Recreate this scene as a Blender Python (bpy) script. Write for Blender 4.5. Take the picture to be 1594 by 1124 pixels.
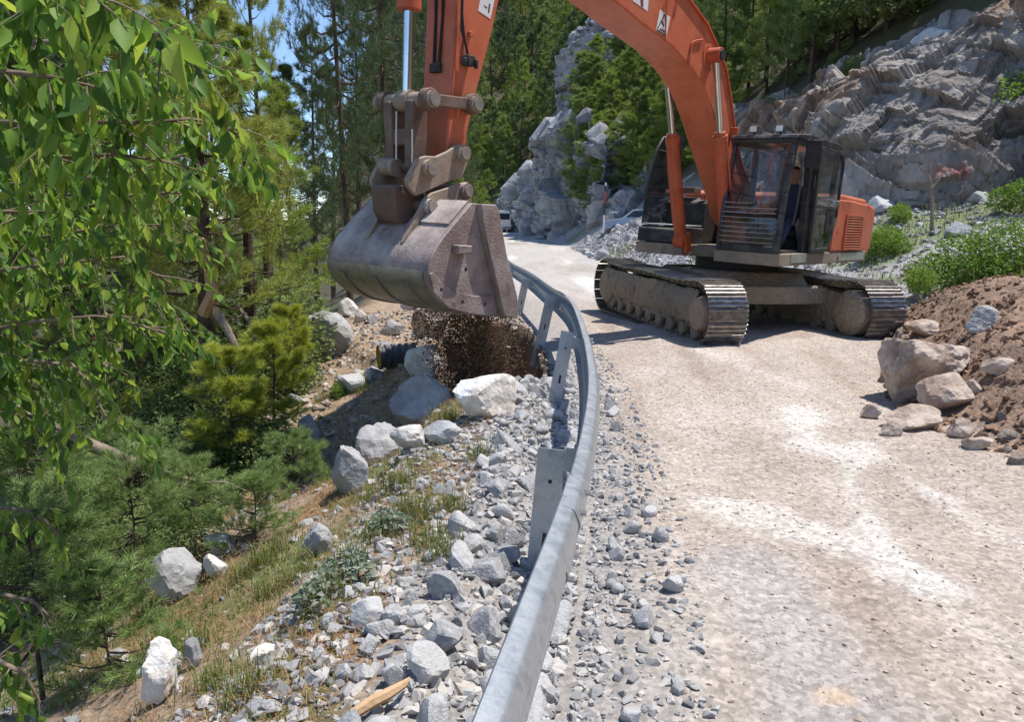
import bpy, bmesh, math, random
import numpy as np
from mathutils import Vector, Matrix

for o in list(bpy.data.objects): bpy.data.objects.remove(o)
SC = bpy.context.scene
COL = SC.collection
rnd = random.Random(7)
rng = np.random.default_rng(11)
RAD = math.radians

# ------------------------------------------------------------------ camera, sky, sun, exposure
CAM_H, CAM_PITCH, FPX = 1.65, RAD(9.6), 1200.0
cam = bpy.data.cameras.new('camera'); cam.sensor_width = 36.0; cam.sensor_fit = 'HORIZONTAL'
cam.lens = 36.0 * FPX / 1594.0; cam.clip_start = 0.05; cam.clip_end = 9000
camo = bpy.data.objects.new('camera', cam); COL.objects.link(camo)
camo.location = (0, 0, CAM_H); camo.rotation_euler = (RAD(90) - CAM_PITCH, 0, 0)
SC.camera = camo

SUN_EL, SUN_AZ = RAD(69), math.atan2(0.963, 0.22)          # azimuth measured from +Y towards +X
SUN_DIR = Vector((math.sin(SUN_AZ) * math.cos(SUN_EL), math.cos(SUN_AZ) * math.cos(SUN_EL), math.sin(SUN_EL)))
world = bpy.data.worlds.new('World'); SC.world = world; world.use_nodes = True
wn = world.node_tree.nodes; wl = world.node_tree.links
sky = wn.new('ShaderNodeTexSky'); sky.sky_type = 'NISHITA'; sky.sun_disc = False
sky.sun_elevation = SUN_EL; sky.sun_rotation = SUN_AZ; sky.altitude = 1200; sky.air_density = 1.0; sky.dust_density = 0.25; sky.ozone_density = 4.0
bgn = wn['Background']; bgn.inputs['Strength'].default_value = 0.15
wl.new(sky.outputs[0], bgn.inputs[0])
sun = bpy.data.lights.new('sun', 'SUN'); sun.energy = 4.3; sun.angle = RAD(0.53); sun.color = (1.0, 0.95, 0.88)
suno = bpy.data.objects.new('sun', sun); COL.objects.link(suno); suno.location = (20, -10, 60)
suno.rotation_euler = SUN_DIR.to_track_quat('Z', 'Y').to_euler()
SC.view_settings.view_transform = 'Standard'; SC.view_settings.look = 'None'
SC.view_settings.exposure = 0.53; SC.view_settings.gamma = 1.0; SC.view_settings.use_curve_mapping = False
SC.cycles.use_denoising = True
SC.cycles.max_bounces = 6; SC.cycles.diffuse_bounces = 3; SC.cycles.glossy_bounces = 3
SC.cycles.transmission_bounces = 4; SC.cycles.transparent_max_bounces = 8
SC.cycles.caustics_reflective = False; SC.cycles.caustics_refractive = False

# ------------------------------------------------------------------ pixel helpers (photograph 1594 x 1124)
def ray(px, py):
    x = (px - 797) / FPX; v = -(py - 562) / FPX
    c, s = math.cos(CAM_PITCH), math.sin(CAM_PITCH)
    return np.array([x, c + v * s, -s + v * c])
def P(px, py, y):
    r = ray(px, py); t = y / r[1]
    return Vector((r[0] * t, y, CAM_H + r[2] * t))

# ------------------------------------------------------------------ noise
def _hash(ix, iy, iz, seed):
    h = (ix.astype(np.int64) * 374761393 + iy.astype(np.int64) * 668265263 + iz.astype(np.int64) * 2147483647 + seed * 974634777) & 0xFFFFFFFF
    h = ((h ^ (h >> 13)) * 1274126177) & 0xFFFFFFFF
    h = ((h ^ (h >> 16)) * 2246822519) & 0xFFFFFFFF
    return ((h ^ (h >> 15)) & 0xFFFFFF) / float(0x1000000)
def vn(x, y, z=None, seed=0):
    x = np.asarray(x, float); y = np.asarray(y, float)
    z = np.zeros_like(x) if z is None else np.asarray(z, float)
    ix, iy, iz = np.floor(x), np.floor(y), np.floor(z)
    fx, fy, fz = x - ix, y - iy, z - iz
    fx = fx * fx * (3 - 2 * fx); fy = fy * fy * (3 - 2 * fy); fz = fz * fz * (3 - 2 * fz)
    r = 0
    for a in (0, 1):
        for b in (0, 1):
            for c in (0, 1):
                w = (fx if a else 1 - fx) * (fy if b else 1 - fy) * (fz if c else 1 - fz)
                r = r + w * _hash(ix + a, iy + b, iz + c, seed)
    return r * 2 - 1
def fbm(x, y, z=None, seed=0, octv=4, gain=0.5):
    r = 0; a = 1; k = 1.0; tot = 0
    for i in range(octv):
        r = r + a * vn(np.asarray(x) * k, np.asarray(y) * k, None if z is None else np.asarray(z) * k, seed + i * 17)
        tot += a; a *= gain; k *= 2.03
    return r / tot
def joints(q, cell, seed):
    """rock broken along three joint sets: a stepped random offset per block; returns (offset, block random)"""
    i = np.floor(q / np.array(cell)); k = np.floor(i[:, 2] * 1.0); row = _hash(k, k * 0, k * 0, seed)
    i0 = np.floor(q[:, 0] / cell[0] + row * 3.7); i1 = np.floor(q[:, 1] / cell[1] + row * 2.3 + _hash(i0, k, k * 0, seed + 1))
    h = _hash(i0, i1, k, seed + 2); t = (q[:, 2] / cell[2]) % 1.0
    return h - .5 + .25 * (row - .5) + .18 * (t - .5), h
def blocky(p, scale, seed):
    """fractured rock: each Voronoi cell is a tilted plane; returns (offset, cell random)"""
    q = p / scale
    base = np.floor(q); best = np.full(len(q), 99.); val = np.zeros(len(q)); rid = np.zeros(len(q))
    for a in (-1, 0, 1):
        for b in (-1, 0, 1):
            for c in (-1, 0, 1):
                g = base + np.array([a, b, c])
                o = np.stack([_hash(g[:, 0], g[:, 1], g[:, 2], seed + k) for k in range(3)], 1)
                d = q - (g + o); dist = (d * d).sum(1)
                n = np.stack([_hash(g[:, 0], g[:, 1], g[:, 2], seed + 5 + k) for k in range(3)], 1) - 0.5
                h = _hash(g[:, 0], g[:, 1], g[:, 2], seed + 9)
                w = (h - .5) * .9 + (d * n).sum(1) * 2.1 - .32 * dist
                m = w > -best
                best = np.where(m, -w, best); val = np.where(m, w, val); rid = np.where(m, h, rid)
    return val, rid

# ------------------------------------------------------------------ materials
MATS = {}
def nodes_of(name):
    m = bpy.data.materials.new(name); m.use_nodes = True
    nt = m.node_tree; MATS[name] = m
    return m, nt, nt.nodes, nt.links, nt.nodes['Principled BSDF']
def ramp(N, cols, pos=None):
    r = N.new('ShaderNodeValToRGB'); e = r.color_ramp.elements
    while len(e) < len(cols): e.new(0.5)
    for i, c in enumerate(cols):
        e[i].position = pos[i] if pos else i / max(1, len(cols) - 1)
        e[i].color = (c[0], c[1], c[2], 1)
    return r
def mat(name, cols, scale=4.0, rough=0.8, metal=0.0, bump=0.2, bscale=60.0, bdist=0.01, pos=None, detail=6, spec=0.4, island=0.0, objrand=0.0, dust=None, dust_amt=0.5, coat=0.0, grime=None):
    m, nt, N, L, B = nodes_of(name)
    tc = N.new('ShaderNodeTexCoord')
    no = N.new('ShaderNodeTexNoise'); no.inputs['Scale'].default_value = scale; no.inputs['Detail'].default_value = detail; no.inputs['Roughness'].default_value = 0.65
    L.new(tc.outputs['Object'], no.inputs['Vector'])
    fac = no.outputs['Fac']
    mr = N.new('ShaderNodeMapRange'); mr.inputs[1].default_value = 0.3; mr.inputs[2].default_value = 0.7
    L.new(fac, mr.inputs[0])
    f = mr.outputs[0]
    if island or objrand:
        if island: g = N.new('ShaderNodeNewGeometry'); src = g.outputs['Random Per Island']; amt = island
        else: g = N.new('ShaderNodeObjectInfo'); src = g.outputs['Random']; amt = objrand
        mx = N.new('ShaderNodeMix'); mx.inputs[0].default_value = amt
        L.new(f, mx.inputs[2]); L.new(src, mx.inputs[3]); f = mx.outputs[0]
    r = ramp(N, cols, pos); L.new(f, r.inputs[0]); col = r.outputs[0]
    if dust:
        n2 = N.new('ShaderNodeTexNoise'); n2.inputs['Scale'].default_value = scale * 0.6; n2.inputs['Detail'].default_value = 8; n2.inputs['Roughness'].default_value = 0.7
        mp = N.new('ShaderNodeMapping'); mp.inputs['Location'].default_value = (3.1, 7.7, 1.3); L.new(tc.outputs['Object'], mp.inputs[0]); L.new(mp.outputs[0], n2.inputs['Vector'])
        ge = N.new('ShaderNodeNewGeometry'); sx = N.new('ShaderNodeSeparateXYZ'); L.new(ge.outputs['Normal'], sx.inputs[0])
        ad = N.new('ShaderNodeMath'); ad.operation = 'MULTIPLY_ADD'; L.new(sx.outputs['Z'], ad.inputs[0]); ad.inputs[1].default_value = 0.16; L.new(n2.outputs['Fac'], ad.inputs[2])
        m2 = N.new('ShaderNodeMapRange'); m2.inputs[1].default_value = 0.5; m2.inputs[2].default_value = 0.78; m2.inputs[4].default_value = dust_amt; L.new(ad.outputs[0], m2.inputs[0])
        mx = N.new('ShaderNodeMix'); mx.data_type = 'RGBA'; L.new(m2.outputs[0], mx.inputs[0]); L.new(col, mx.inputs[6]); mx.inputs[7].default_value = (*dust, 1); col = mx.outputs[2]
        rr = N.new('ShaderNodeMapRange'); rr.inputs[3].default_value = rough; rr.inputs[4].default_value = 0.95; L.new(m2.outputs[0], rr.inputs[0]); L.new(rr.outputs[0], B.inputs['Roughness'])
    else:
        B.inputs['Roughness'].default_value = rough
    if grime:
        n3 = N.new('ShaderNodeTexNoise'); n3.inputs['Scale'].default_value = 1.7; n3.inputs['Detail'].default_value = 12; n3.inputs['Roughness'].default_value = .78; n3.inputs['Distortion'].default_value = .6
        mp3 = N.new('ShaderNodeMapping'); mp3.inputs['Scale'].default_value = (1.0, 2.2, .8); L.new(tc.outputs['Object'], mp3.inputs[0]); L.new(mp3.outputs[0], n3.inputs['Vector'])
        m3 = N.new('ShaderNodeMapRange'); m3.inputs[1].default_value = .54; m3.inputs[2].default_value = .72; m3.inputs[4].default_value = .75; L.new(n3.outputs['Fac'], m3.inputs[0])
        mx3 = N.new('ShaderNodeMix'); mx3.data_type = 'RGBA'; L.new(m3.outputs[0], mx3.inputs[0]); L.new(col, mx3.inputs[6]); mx3.inputs[7].default_value = (*grime, 1); col = mx3.outputs[2]
    L.new(col, B.inputs['Base Color'])
    B.inputs['Metallic'].default_value = metal; B.inputs['Specular IOR Level'].default_value = spec
    if coat: B.inputs['Coat Weight'].default_value = coat; B.inputs['Coat Roughness'].default_value = 0.25
    if bump:
        nb = N.new('ShaderNodeTexNoise'); nb.inputs['Scale'].default_value = bscale; nb.inputs['Detail'].default_value = 5
        L.new(tc.outputs['Object'], nb.inputs['Vector'])
        bp = N.new('ShaderNodeBump'); bp.inputs['Strength'].default_value = bump; bp.inputs['Distance'].default_value = bdist
        L.new(nb.outputs['Fac'], bp.inputs['Height']); L.new(bp.outputs[0], B.inputs['Normal'])
    return m
def leafmat(name, cols, trans=0.45, rough=0.45, pos=None, mixobj=0.0, spec=0.35):
    m, nt, N, L, B = nodes_of(name)
    g = N.new('ShaderNodeNewGeometry'); src = g.outputs['Random Per Island']
    if mixobj:
        oi = N.new('ShaderNodeObjectInfo'); mx = N.new('ShaderNodeMix'); mx.inputs[0].default_value = mixobj
        L.new(src, mx.inputs[2]); L.new(oi.outputs['Random'], mx.inputs[3]); src = mx.outputs[0]
    r = ramp(N, cols, pos); L.new(src, r.inputs[0])
    L.new(r.outputs[0], B.inputs['Base Color']); B.inputs['Roughness'].default_value = rough; B.inputs['Specular IOR Level'].default_value = spec
    t = N.new('ShaderNodeBsdfTranslucent'); hs = N.new('ShaderNodeHueSaturation'); hs.inputs['Hue'].default_value = 0.485; hs.inputs['Saturation'].default_value = 1.1; hs.inputs['Value'].default_value = 1.25
    L.new(r.outputs[0], hs.inputs['Color']); L.new(hs.outputs[0], t.inputs['Color'])
    ms = N.new('ShaderNodeMixShader'); ms.inputs[0].default_value = trans
    L.new(B.outputs[0], ms.inputs[1]); L.new(t.outputs[0], ms.inputs[2]); L.new(ms.outputs[0], N['Material Output'].inputs['Surface'])
    return m
def glassmat(name, tint, dust=0.12, dcol=(.3, .26, .22), refl=0.08):
    m, nt, N, L, B = nodes_of(name)
    tr = N.new('ShaderNodeBsdfTransparent'); tr.inputs[0].default_value = (*tint, 1)
    gl = N.new('ShaderNodeBsdfGlossy'); gl.inputs['Roughness'].default_value = 0.05
    df = N.new('ShaderNodeBsdfDiffuse'); df.inputs[0].default_value = (*dcol, 1)
    fr = N.new('ShaderNodeLayerWeight'); fr.inputs[0].default_value = 0.35
    mr = N.new('ShaderNodeMapRange'); mr.inputs[3].default_value = refl; mr.inputs[4].default_value = 0.55; L.new(fr.outputs['Fresnel'], mr.inputs[0])
    m1 = N.new('ShaderNodeMixShader'); L.new(mr.outputs[0], m1.inputs[0]); L.new(tr.outputs[0], m1.inputs[1]); L.new(gl.outputs[0], m1.inputs[2])
    tc = N.new('ShaderNodeTexCoord'); no = N.new('ShaderNodeTexNoise'); no.inputs['Scale'].default_value = 3.5; no.inputs['Detail'].default_value = 8; L.new(tc.outputs['Object'], no.inputs['Vector'])
    m2 = N.new('ShaderNodeMapRange'); m2.inputs[1].default_value = 0.35; m2.inputs[2].default_value = 0.75; m2.inputs[4].default_value = dust * 2.2; L.new(no.outputs['Fac'], m2.inputs[0])
    mm = N.new('ShaderNodeMixShader'); L.new(m2.outputs[0], mm.inputs[0]); L.new(m1.outputs[0], mm.inputs[1]); L.new(df.outputs[0], mm.inputs[2])
    L.new(mm.outputs[0], N['Material Output'].inputs['Surface'])
    return m

DUST = (.40, .33, .26)
mat('orange', [(.37, .080, .036), (.56, .145, .068), (.47, .105, .045)], 1.6, 0.52, bump=.05, bscale=30, dust=(.40, .24, .16), dust_amt=.5, coat=.08, grime=(.20, .09, .055))
mat('orange_dirty', [(.36, .07, .028), (.50, .10, .035), (.40, .10, .05)], 3.0, 0.6, bump=.15, bscale=40, dust=(.36, .25, .18), dust_amt=.7, grime=(.14, .075, .05))
mat('rust_steel', [(.09, .058, .045), (.17, .11, .085), (.13, .085, .065)], 4.0, 0.7, metal=.1, bump=.35, bscale=45, dust=(.36, .27, .21), dust_amt=.6)
mat('bucket_steel', [(.17, .125, .112), (.29, .225, .205), (.40, .335, .31)], 3.2, 0.72, metal=.1, bump=.5, bscale=38, bdist=.012, dust=(.58, .52, .47), dust_amt=.9, grime=(.13, .095, .08))
mat('wear_steel', [(.14, .125, .11), (.30, .28, .25), (.19, .165, .145)], 3.5, 0.42, metal=.6, bump=.25, bscale=30, dust=(.27, .215, .16), dust_amt=.75)
mat('coupler_steel', [(.20, .15, .11), (.33, .255, .19), (.26, .19, .14)], 3.2, 0.7, bump=.3, bscale=45, dust=(.42, .34, .26), dust_amt=.6, grime=(.12, .085, .065))
mat('track_steel', [(.10, .09, .082), (.26, .245, .23), (.40, .385, .37)], 9, 0.34, metal=.8, bump=.2, bscale=60, dust=(.24, .205, .17), dust_amt=.38)
mat('muddy', [(.22, .175, .13), (.33, .27, .205), (.27, .215, .16)], 3.5, 0.95, bump=1, bscale=14, bdist=.06, spec=.2, grime=(.12, .095, .075))
mat('black_paint', [(.014, .015, .017), (.035, .036, .038)], 5, 0.42, bump=.05, dust=(.27, .24, .21), dust_amt=.42)
mat('dark_machine', [(.012, .012, .012), (.04, .036, .032)], 5, 0.7, bump=.2, dust=(.22, .18, .14), dust_amt=.5)
mat('dusty_skirt', [(.20, .165, .125), (.30, .245, .185), (.12, .10, .085)], 2.5, 0.85, bump=.2)
mat('silver', [(.50, .50, .50), (.66, .66, .66)], 6, 0.35, metal=.7, bump=.1)
mat('chrome', [(.62, .64, .68), (.75, .77, .80)], 3, 0.12, metal=1.0, bump=0)
mat('rubber', [(.012, .012, .012), (.03, .028, .026)], 8, 0.75, bump=.2)
mat('galvanised', [(.27, .305, .34), (.42, .455, .49), (.34, .375, .41)], 22, 0.42, metal=.75, bump=.06, bscale=120, dust=(.42, .40, .37), dust_amt=.3)
mat('galvanised_post', [(.28, .31, .33), (.43, .45, .47), (.36, .38, .39)], 14, 0.5, metal=.55, bump=.1, bscale=90, dust=(.38, .35, .31), dust_amt=.4)
mat('bolt_steel', [(.28, .25, .22), (.5, .48, .45)], 9, 0.4, metal=.7, bump=.1)
mat('decal_white', [(.70, .66, .66), (.80, .78, .78)], 8, 0.5, bump=0)
mat('decal_dark', [(.03, .03, .04), (.06, .055, .06)], 8, 0.5, bump=0)
mat('decal_faded', [(.12, .04, .03), (.20, .07, .05)], 8, 0.5, bump=0)
mat('wire', [(.45, .45, .44), (.60, .60, .58)], 9, 0.4, metal=.6, bump=0)
mat('seat_fabric', [(.03, .03, .035), (.06, .06, .065)], 12, 0.9)
mat('lens', [(.6, .62, .62), (.8, .8, .78)], 6, 0.15, bump=0)
mat('skin', [(.36, .19, .12), (.44, .25, .17)], 8, 0.6, bump=0)
mat('navy', [(.03, .042, .085), (.055, .072, .13)], 10, 0.85, bump=.3, bscale=50)
mat('hair', [(.02, .014, .01), (.05, .035, .025)], 40, 0.6)
mat('boot', [(.03, .022, .016), (.06, .045, .035)], 9, 0.7)
mat('grey_plastic', [(.22, .22, .21), (.32, .32, .30)], 6, 0.6)
glassmat('glass_front', (.80, .83, .83), dust=.12, dcol=(.24, .18, .14), refl=.035)
glassmat('glass_side', (.78, .82, .82), dust=.10, refl=.06)
glassmat('guard_glass', (.40, .42, .44), dust=.12, dcol=(.10, .10, .10), refl=.05)
glassmat('glass_dirty', (.45, .48, .48), dust=.30, dcol=(.26, .25, .24), refl=.06)

# ------------------------------------------------------------------ mesh helpers
def link(o, parent=None):
    COL.objects.link(o)
    if parent is not None: o.parent = parent
    return o
def tag(o, label=None, cat=None, group=None, kind=None):
    if label: o['label'] = label
    if cat: o['category'] = cat
    if group: o['group'] = group
    if kind: o['kind'] = kind
    return o
def empty(name, loc=(0, 0, 0)):
    o = bpy.data.objects.new(name, None); o.location = loc; o.empty_display_size = .2
    return link(o)
class MB:
    def __init__(s): s.v = []; s.f = []
    def add(s, vs, fs):
        n = len(s.v); s.v += [tuple(map(float, p)) for p in vs]; s.f += [tuple(i + n for i in f) for f in fs]; return s
    def box(s, c, size, R=None):
        x, y, z = (q / 2 for q in size)
        vs = [Vector((a * x, b * y, d * z)) for a in (-1, 1) for b in (-1, 1) for d in (-1, 1)]
        if R is not None: vs = [R @ p for p in vs]
        return s.add([p + Vector(c) for p in vs], [(0, 1, 3, 2), (4, 6, 7, 5), (0, 4, 5, 1), (2, 3, 7, 6), (0, 2, 6, 4), (1, 5, 7, 3)])
    def bar(s, a, b, w, h, up=(0, 0, 1)):
        a = Vector(a); b = Vector(b); d = (b - a); ln = d.length; d.normalize(); up = Vector(up)
        if abs(d.dot(up)) > .98: up = Vector((1, 0, 0))
        x = d.cross(up).normalized(); y = x.cross(d)
        R = Matrix((x, d, y)).transposed()
        return s.box((a + b) / 2, (w, ln, h), R)
    def tube(s, pts, r, n=8, cap=True):
        pts = [Vector(p) for p in pts]; rs = r if isinstance(r, (list, tuple)) else [r] * len(pts)
        vs = []; fs = []; ref = None
        for i, p in enumerate(pts):
            d = (pts[min(i + 1, len(pts) - 1)] - pts[max(i - 1, 0)]).normalized()
            if ref is None: ref = Vector((0, 0, 1)) if abs(d.z) < .9 else Vector((1, 0, 0))
            x = d.cross(ref).normalized(); y = x.cross(d).normalized(); ref = y
            for k in range(n):
                a = 2 * math.pi * k / n
                vs.append(p + (x * math.cos(a) + y * math.sin(a)) * rs[i])
        for i in range(len(pts) - 1):
            for k in range(n):
                k2 = (k + 1) % n
                fs.append((i * n + k, i * n + k2, (i + 1) * n + k2, (i + 1) * n + k))
        if cap: fs += [tuple(range(n - 1, -1, -1)), tuple((len(pts) - 1) * n + k for k in range(n))]
        return s.add(vs, fs)
    def prism(s, poly, v0, v1, axis='v'):
        """poly in (u,z), extruded along v"""
        n = len(poly)
        vs = [(u, v0, z) for u, z in poly] + [(u, v1, z) for u, z in poly]
        fs = [tuple(range(n)), tuple(range(2 * n - 1, n - 1, -1))]
        for i in range(n):
            j = (i + 1) % n; fs.append((j, i, n + i, n + j))
        return s.add(vs, fs)
    def strip(s, a, b, closed=False):
        """quad strip between two polylines"""
        n = len(a); vs = list(a) + list(b); fs = []
        for i in range(n if closed else n - 1):
            j = (i + 1) % n; fs.append((i, j, n + j, n + i))
        return s.add(vs, fs)
    def build(s, name, m, parent=None, bevel=0.0, smooth=35, T=None, seg=2):
        me = bpy.data.meshes.new(name)
        vs = s.v if T is None else [tuple(T @ Vector(p)) for p in s.v]
        me.from_pydata(vs, [], s.f); me.update()
        bm = bmesh.new(); bm.from_mesh(me); bmesh.ops.recalc_face_normals(bm, faces=bm.faces); bm.to_mesh(me); bm.free()
        if smooth: me.shade_smooth(); me.set_sharp_from_angle(angle=RAD(smooth))
        me.materials.append(MATS[m] if isinstance(m, str) else m)
        o = bpy.data.objects.new(name, me); link(o, parent)
        if bevel:
            md = o.modifiers.new('bevel', 'BEVEL'); md.width = bevel; md.segments = seg; md.limit_method = 'ANGLE'; md.angle_limit = RAD(40)
        return o
def npmesh(name, V, F, m, smooth=False):
    """V (n,3), F (m,3 or 4) numpy"""
    me = bpy.data.meshes.new(name); k = F.shape[1]
    me.vertices.add(len(V)); me.vertices.foreach_set('co', np.ascontiguousarray(V, dtype=np.float32).ravel())
    me.loops.add(F.size); me.loops.foreach_set('vertex_index', np.ascontiguousarray(F, dtype=np.int32).ravel())
    me.polygons.add(len(F)); me.polygons.foreach_set('loop_start', np.arange(0, F.size, k, dtype=np.int32))
    me.update(calc_edges=True)
    me.shade_smooth() if smooth else me.shade_flat()
    for q in (m if isinstance(m, (list, tuple)) else [m]): me.materials.append(MATS[q])
    return me
def mobj(name, me, parent=None): return link(bpy.data.objects.new(name, me), parent)
# ------------------------------------------------------------------ terrain
def curve(pts, lo=-10, hi=400, win=1.2):
    xs, ys = zip(*pts); g = np.arange(lo, hi, 0.1); v = np.interp(g, xs, ys)
    for _ in range(2):
        k = int(win / 0.1) | 1; pad = np.pad(v, k // 2, mode='edge'); v = np.convolve(pad, np.ones(k) / k, 'valid')
    return lambda q: np.interp(q, g, v)
XL = curve([(-10, -.9), (0, -.28), (1.34, -.04), (2.45, .195), (3.9, .41), (5, .53), (7, .67), (9.3, .75), (11.5, .70), (15, .42), (20, -.05), (29, -.9), (45, -2.3), (60, -3.4), (80, -5.2), (95, -7.5), (110, -14), (125, -26), (400, -260)])
XR = curve([(-10, 4.0), (0, 3.9), (5.4, 3.72), (7, 3.65), (9.5, 4.7), (11, 5.7), (14, 6.3), (18, 6.2), (25, 4.9), (35, 3.6), (48, 3.5), (60, 2.7), (80, 1.2), (95, -.6), (110, -5), (125, -17), (400, -250)])
RZ = curve([(-10, 0), (12, 0), (30, .3), (60, .95), (95, 1.65), (400, 7)], win=6)
XB = curve([(-10, 19), (5, 17.5), (16, 15.2), (21, 13.9), (24, 10.9), (30, 8.8), (38, 6.6), (48, 5.0), (60, 3.9), (80, 2.1), (95, .5), (110, -3), (125, -14), (400, -240)])
ZB = curve([(-10, 2.6), (16, 2.7), (24, 2.6), (30, 2.2), (38, 1.9), (48, 1.7), (60, 1.55), (95, 1.7), (400, 7)])
SHW = curve([(-10, .5), (2, .6), (4.5, .75), (6.5, .85), (8, 1.0), (10, 2.0), (12, 2.9), (15, 3.2), (20, 2.2), (30, 1.5), (400, 2)])
SLP = curve([(-10, .50), (3, .50), (6, .46), (9, .36), (13, .30), (18, .4), (30, .5), (400, .5)])
def sst(a, b, x):
    t = np.clip((x - a) / (b - a), 0, 1); return t * t * (3 - 2 * t)
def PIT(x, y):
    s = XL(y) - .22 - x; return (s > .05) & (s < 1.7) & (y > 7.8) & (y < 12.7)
def H(x, y):
    x = np.asarray(x, float); y = np.asarray(y, float)
    xl, xr, rz, xb, zb = XL(y), XR(y), RZ(y), XB(y), ZB(y)
    z = rz.copy() + .016 * fbm(x * 3.2 - y * .35, y * .30, seed=55) + .014 * fbm(x * 1.3, y * 1.3, seed=3) + .006 * fbm(x * 7, y * 7, seed=5)
    # left embankment
    s = xl - .22 - x; w = SHW(y); k = SLP(y)
    d = np.maximum(s - w, 0); soft = d * d / (d + .5)
    drop = k * np.minimum(soft, 7) + .62 * np.clip(soft - 7, 0, 22) + .15 * np.maximum(soft - 29, 0)
    left = rz + .13 * sst(0, .35, s) * sst(.0, .2, w - s + .5) - .06 * sst(.3, 1, s / w) - drop
    left += sst(.1, .9, s) * (.05 * fbm(x * 2.1, y * 2.1, seed=21) + .03 * fbm(x * 6, y * 6, seed=22)) + sst(1, 3, s) * .22 * fbm(x * .7, y * .7, seed=23)
    # hollow dug out beside the rail, under the bucket
    wob = .12 * fbm(x * 2, y * 2, seed=24)
    g = sst(.12, .30, s + wob * .5) * (1 - sst(1.3, 1.6, s + wob)) * sst(7.9, 8.3, y + wob) * (1 - sst(12.35, 12.6, y + 2 * wob)); left -= 1.5 * g
    g2 = np.exp(-(((x + 1.6) / .8) ** 2 + ((y - 7.4) / .9) ** 2)); left -= .45 * g2
    z = np.where(s > 0, left, z)
    # right bank: loose soil heap, then scree up to the rock face
    r = x - xr; wd = np.maximum(xb - xr, .5); t = np.clip(r / wd, 0, 1)
    heap = .52 * sst(-.1, 2.3, r) * (1 - sst(11.6, 13.6, y + .1 * (x - 5))) * (1 - .8 * sst(4.5, 8, r))
    heap += .28 * np.exp(-((r - 1.0) / .55) ** 2) * sst(3, 6, y) * (1 - sst(8, 10, y))
    heap += .42 * np.exp(-((x - 6.7) / .9) ** 2 - ((y - 11.7) / 1.2) ** 2)
    ridge = 1.5 * np.exp(-((y - 26) / 6) ** 2) * np.sin(np.pi * np.clip(t, 0, 1)) ** 1 * .5
    scree = (zb - rz) * (t ** 1.15) + ridge
    rgt = rz + heap + scree + sst(.1, .8, r) * (.06 * fbm(x * 1.7, y * 1.7, seed=31) + .045 * fbm(x * 5, y * 5, seed=32) + .09 * np.abs(fbm(x * 3.1, y * 3.1, seed=33)) + .03 * fbm(x * 11, y * 11, seed=34))
    b = x - xb
    fade = np.where(y > 70, sst(-.25, -.15, x / np.maximum(y, 1)), 1.0)
    hill = fade * np.where(b > 0, np.minimum(b, 9) * 1.0 + .62 * np.clip(b - 9, 0, 160) - .6 * sst(0, 1.5, b), 0)
    rgt = rgt + hill + sst(0, 4, b) * .5 * fbm(x * .35, y * .35, seed=35)
    z = np.where(r > 0, rgt, z)
    # mountain beyond the bend
    front = 118 + np.maximum(0, -(x + 13)) * 4
    m = y - front - .0 * x
    mt = 1.6 + .85 * np.clip(m, 0, 260) * sst(-5, 10, m) + sst(0, 15, m) * 5 * fbm(x * .03, y * .03, seed=41)
    z = np.where(m > 0, np.maximum(z, mt), z)
    return z
def H1(x, y): return float(H(np.array([x]), np.array([y]))[0])
def G(px, py, dmax=300):
    """first hit of the pixel's ray with the terrain"""
    r = ray(px, py); o = np.array([0, 0, CAM_H]); t = np.concatenate([np.arange(.8, 20, .2), np.arange(20, 60, .6), np.arange(60, dmax, 2.0)])
    for _ in range(3):
        p = np.outer(t, r) + o; below = p[:, 2] <= H(p[:, 0], p[:, 1])
        if not below.any(): return Vector(p[-1])
        i = int(np.argmax(below)); t = np.linspace(t[max(i - 1, 0)], t[i], 9)
    return Vector(p[i])

def G_many(pxs, pys, dmax=300):
    R_ = np.array([ray(a, b) for a, b in zip(pxs, pys)]); o = np.array([0, 0, CAM_H]); n = len(R_)
    T_ = np.tile(np.concatenate([np.arange(.8, 20, .4), np.arange(20, 60, 1.0), np.arange(60, dmax, 3.0)]), (n, 1))
    for _ in range(3):
        p = T_[:, :, None] * R_[:, None, :] + o; below = p[:, :, 2] <= H(p[:, :, 0].ravel(), p[:, :, 1].ravel()).reshape(T_.shape); i = np.where(below.any(1), below.argmax(1), T_.shape[1] - 1); k = np.arange(n)
        hit = p[k, i]; T_ = np.linspace(T_[k, np.maximum(i - 1, 0)], T_[k, i], 9).T
    return [Vector(q) for q in hit]
def spaced(lo, f0, f1, hi, step, grow=1.07, big=14):
    a = list(np.arange(f0, f1 + 1e-6, step)); q = step
    while a[-1] < hi: q = min(q * grow, big * (1 + abs(a[-1]) / 150)); a.append(a[-1] + q)
    b = []; q = step; c = f0
    while c > lo: q = min(q * grow, big * (1 + abs(c) / 150)); c -= q; b.append(c)
    return np.array(b[::-1] + a)
gx = spaced(-1500, -3.2, 6.6, 1500, .05); gy = spaced(-300, 1.0, 13.2, 3500, .05)
GX, GY = np.meshgrid(gx, gy); xx, yy = GX.ravel(), GY.ravel(); zz = H(xx, yy)
def lerp(a, b, t): return a + (np.asarray(b) - a) * t[:, None]
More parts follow.
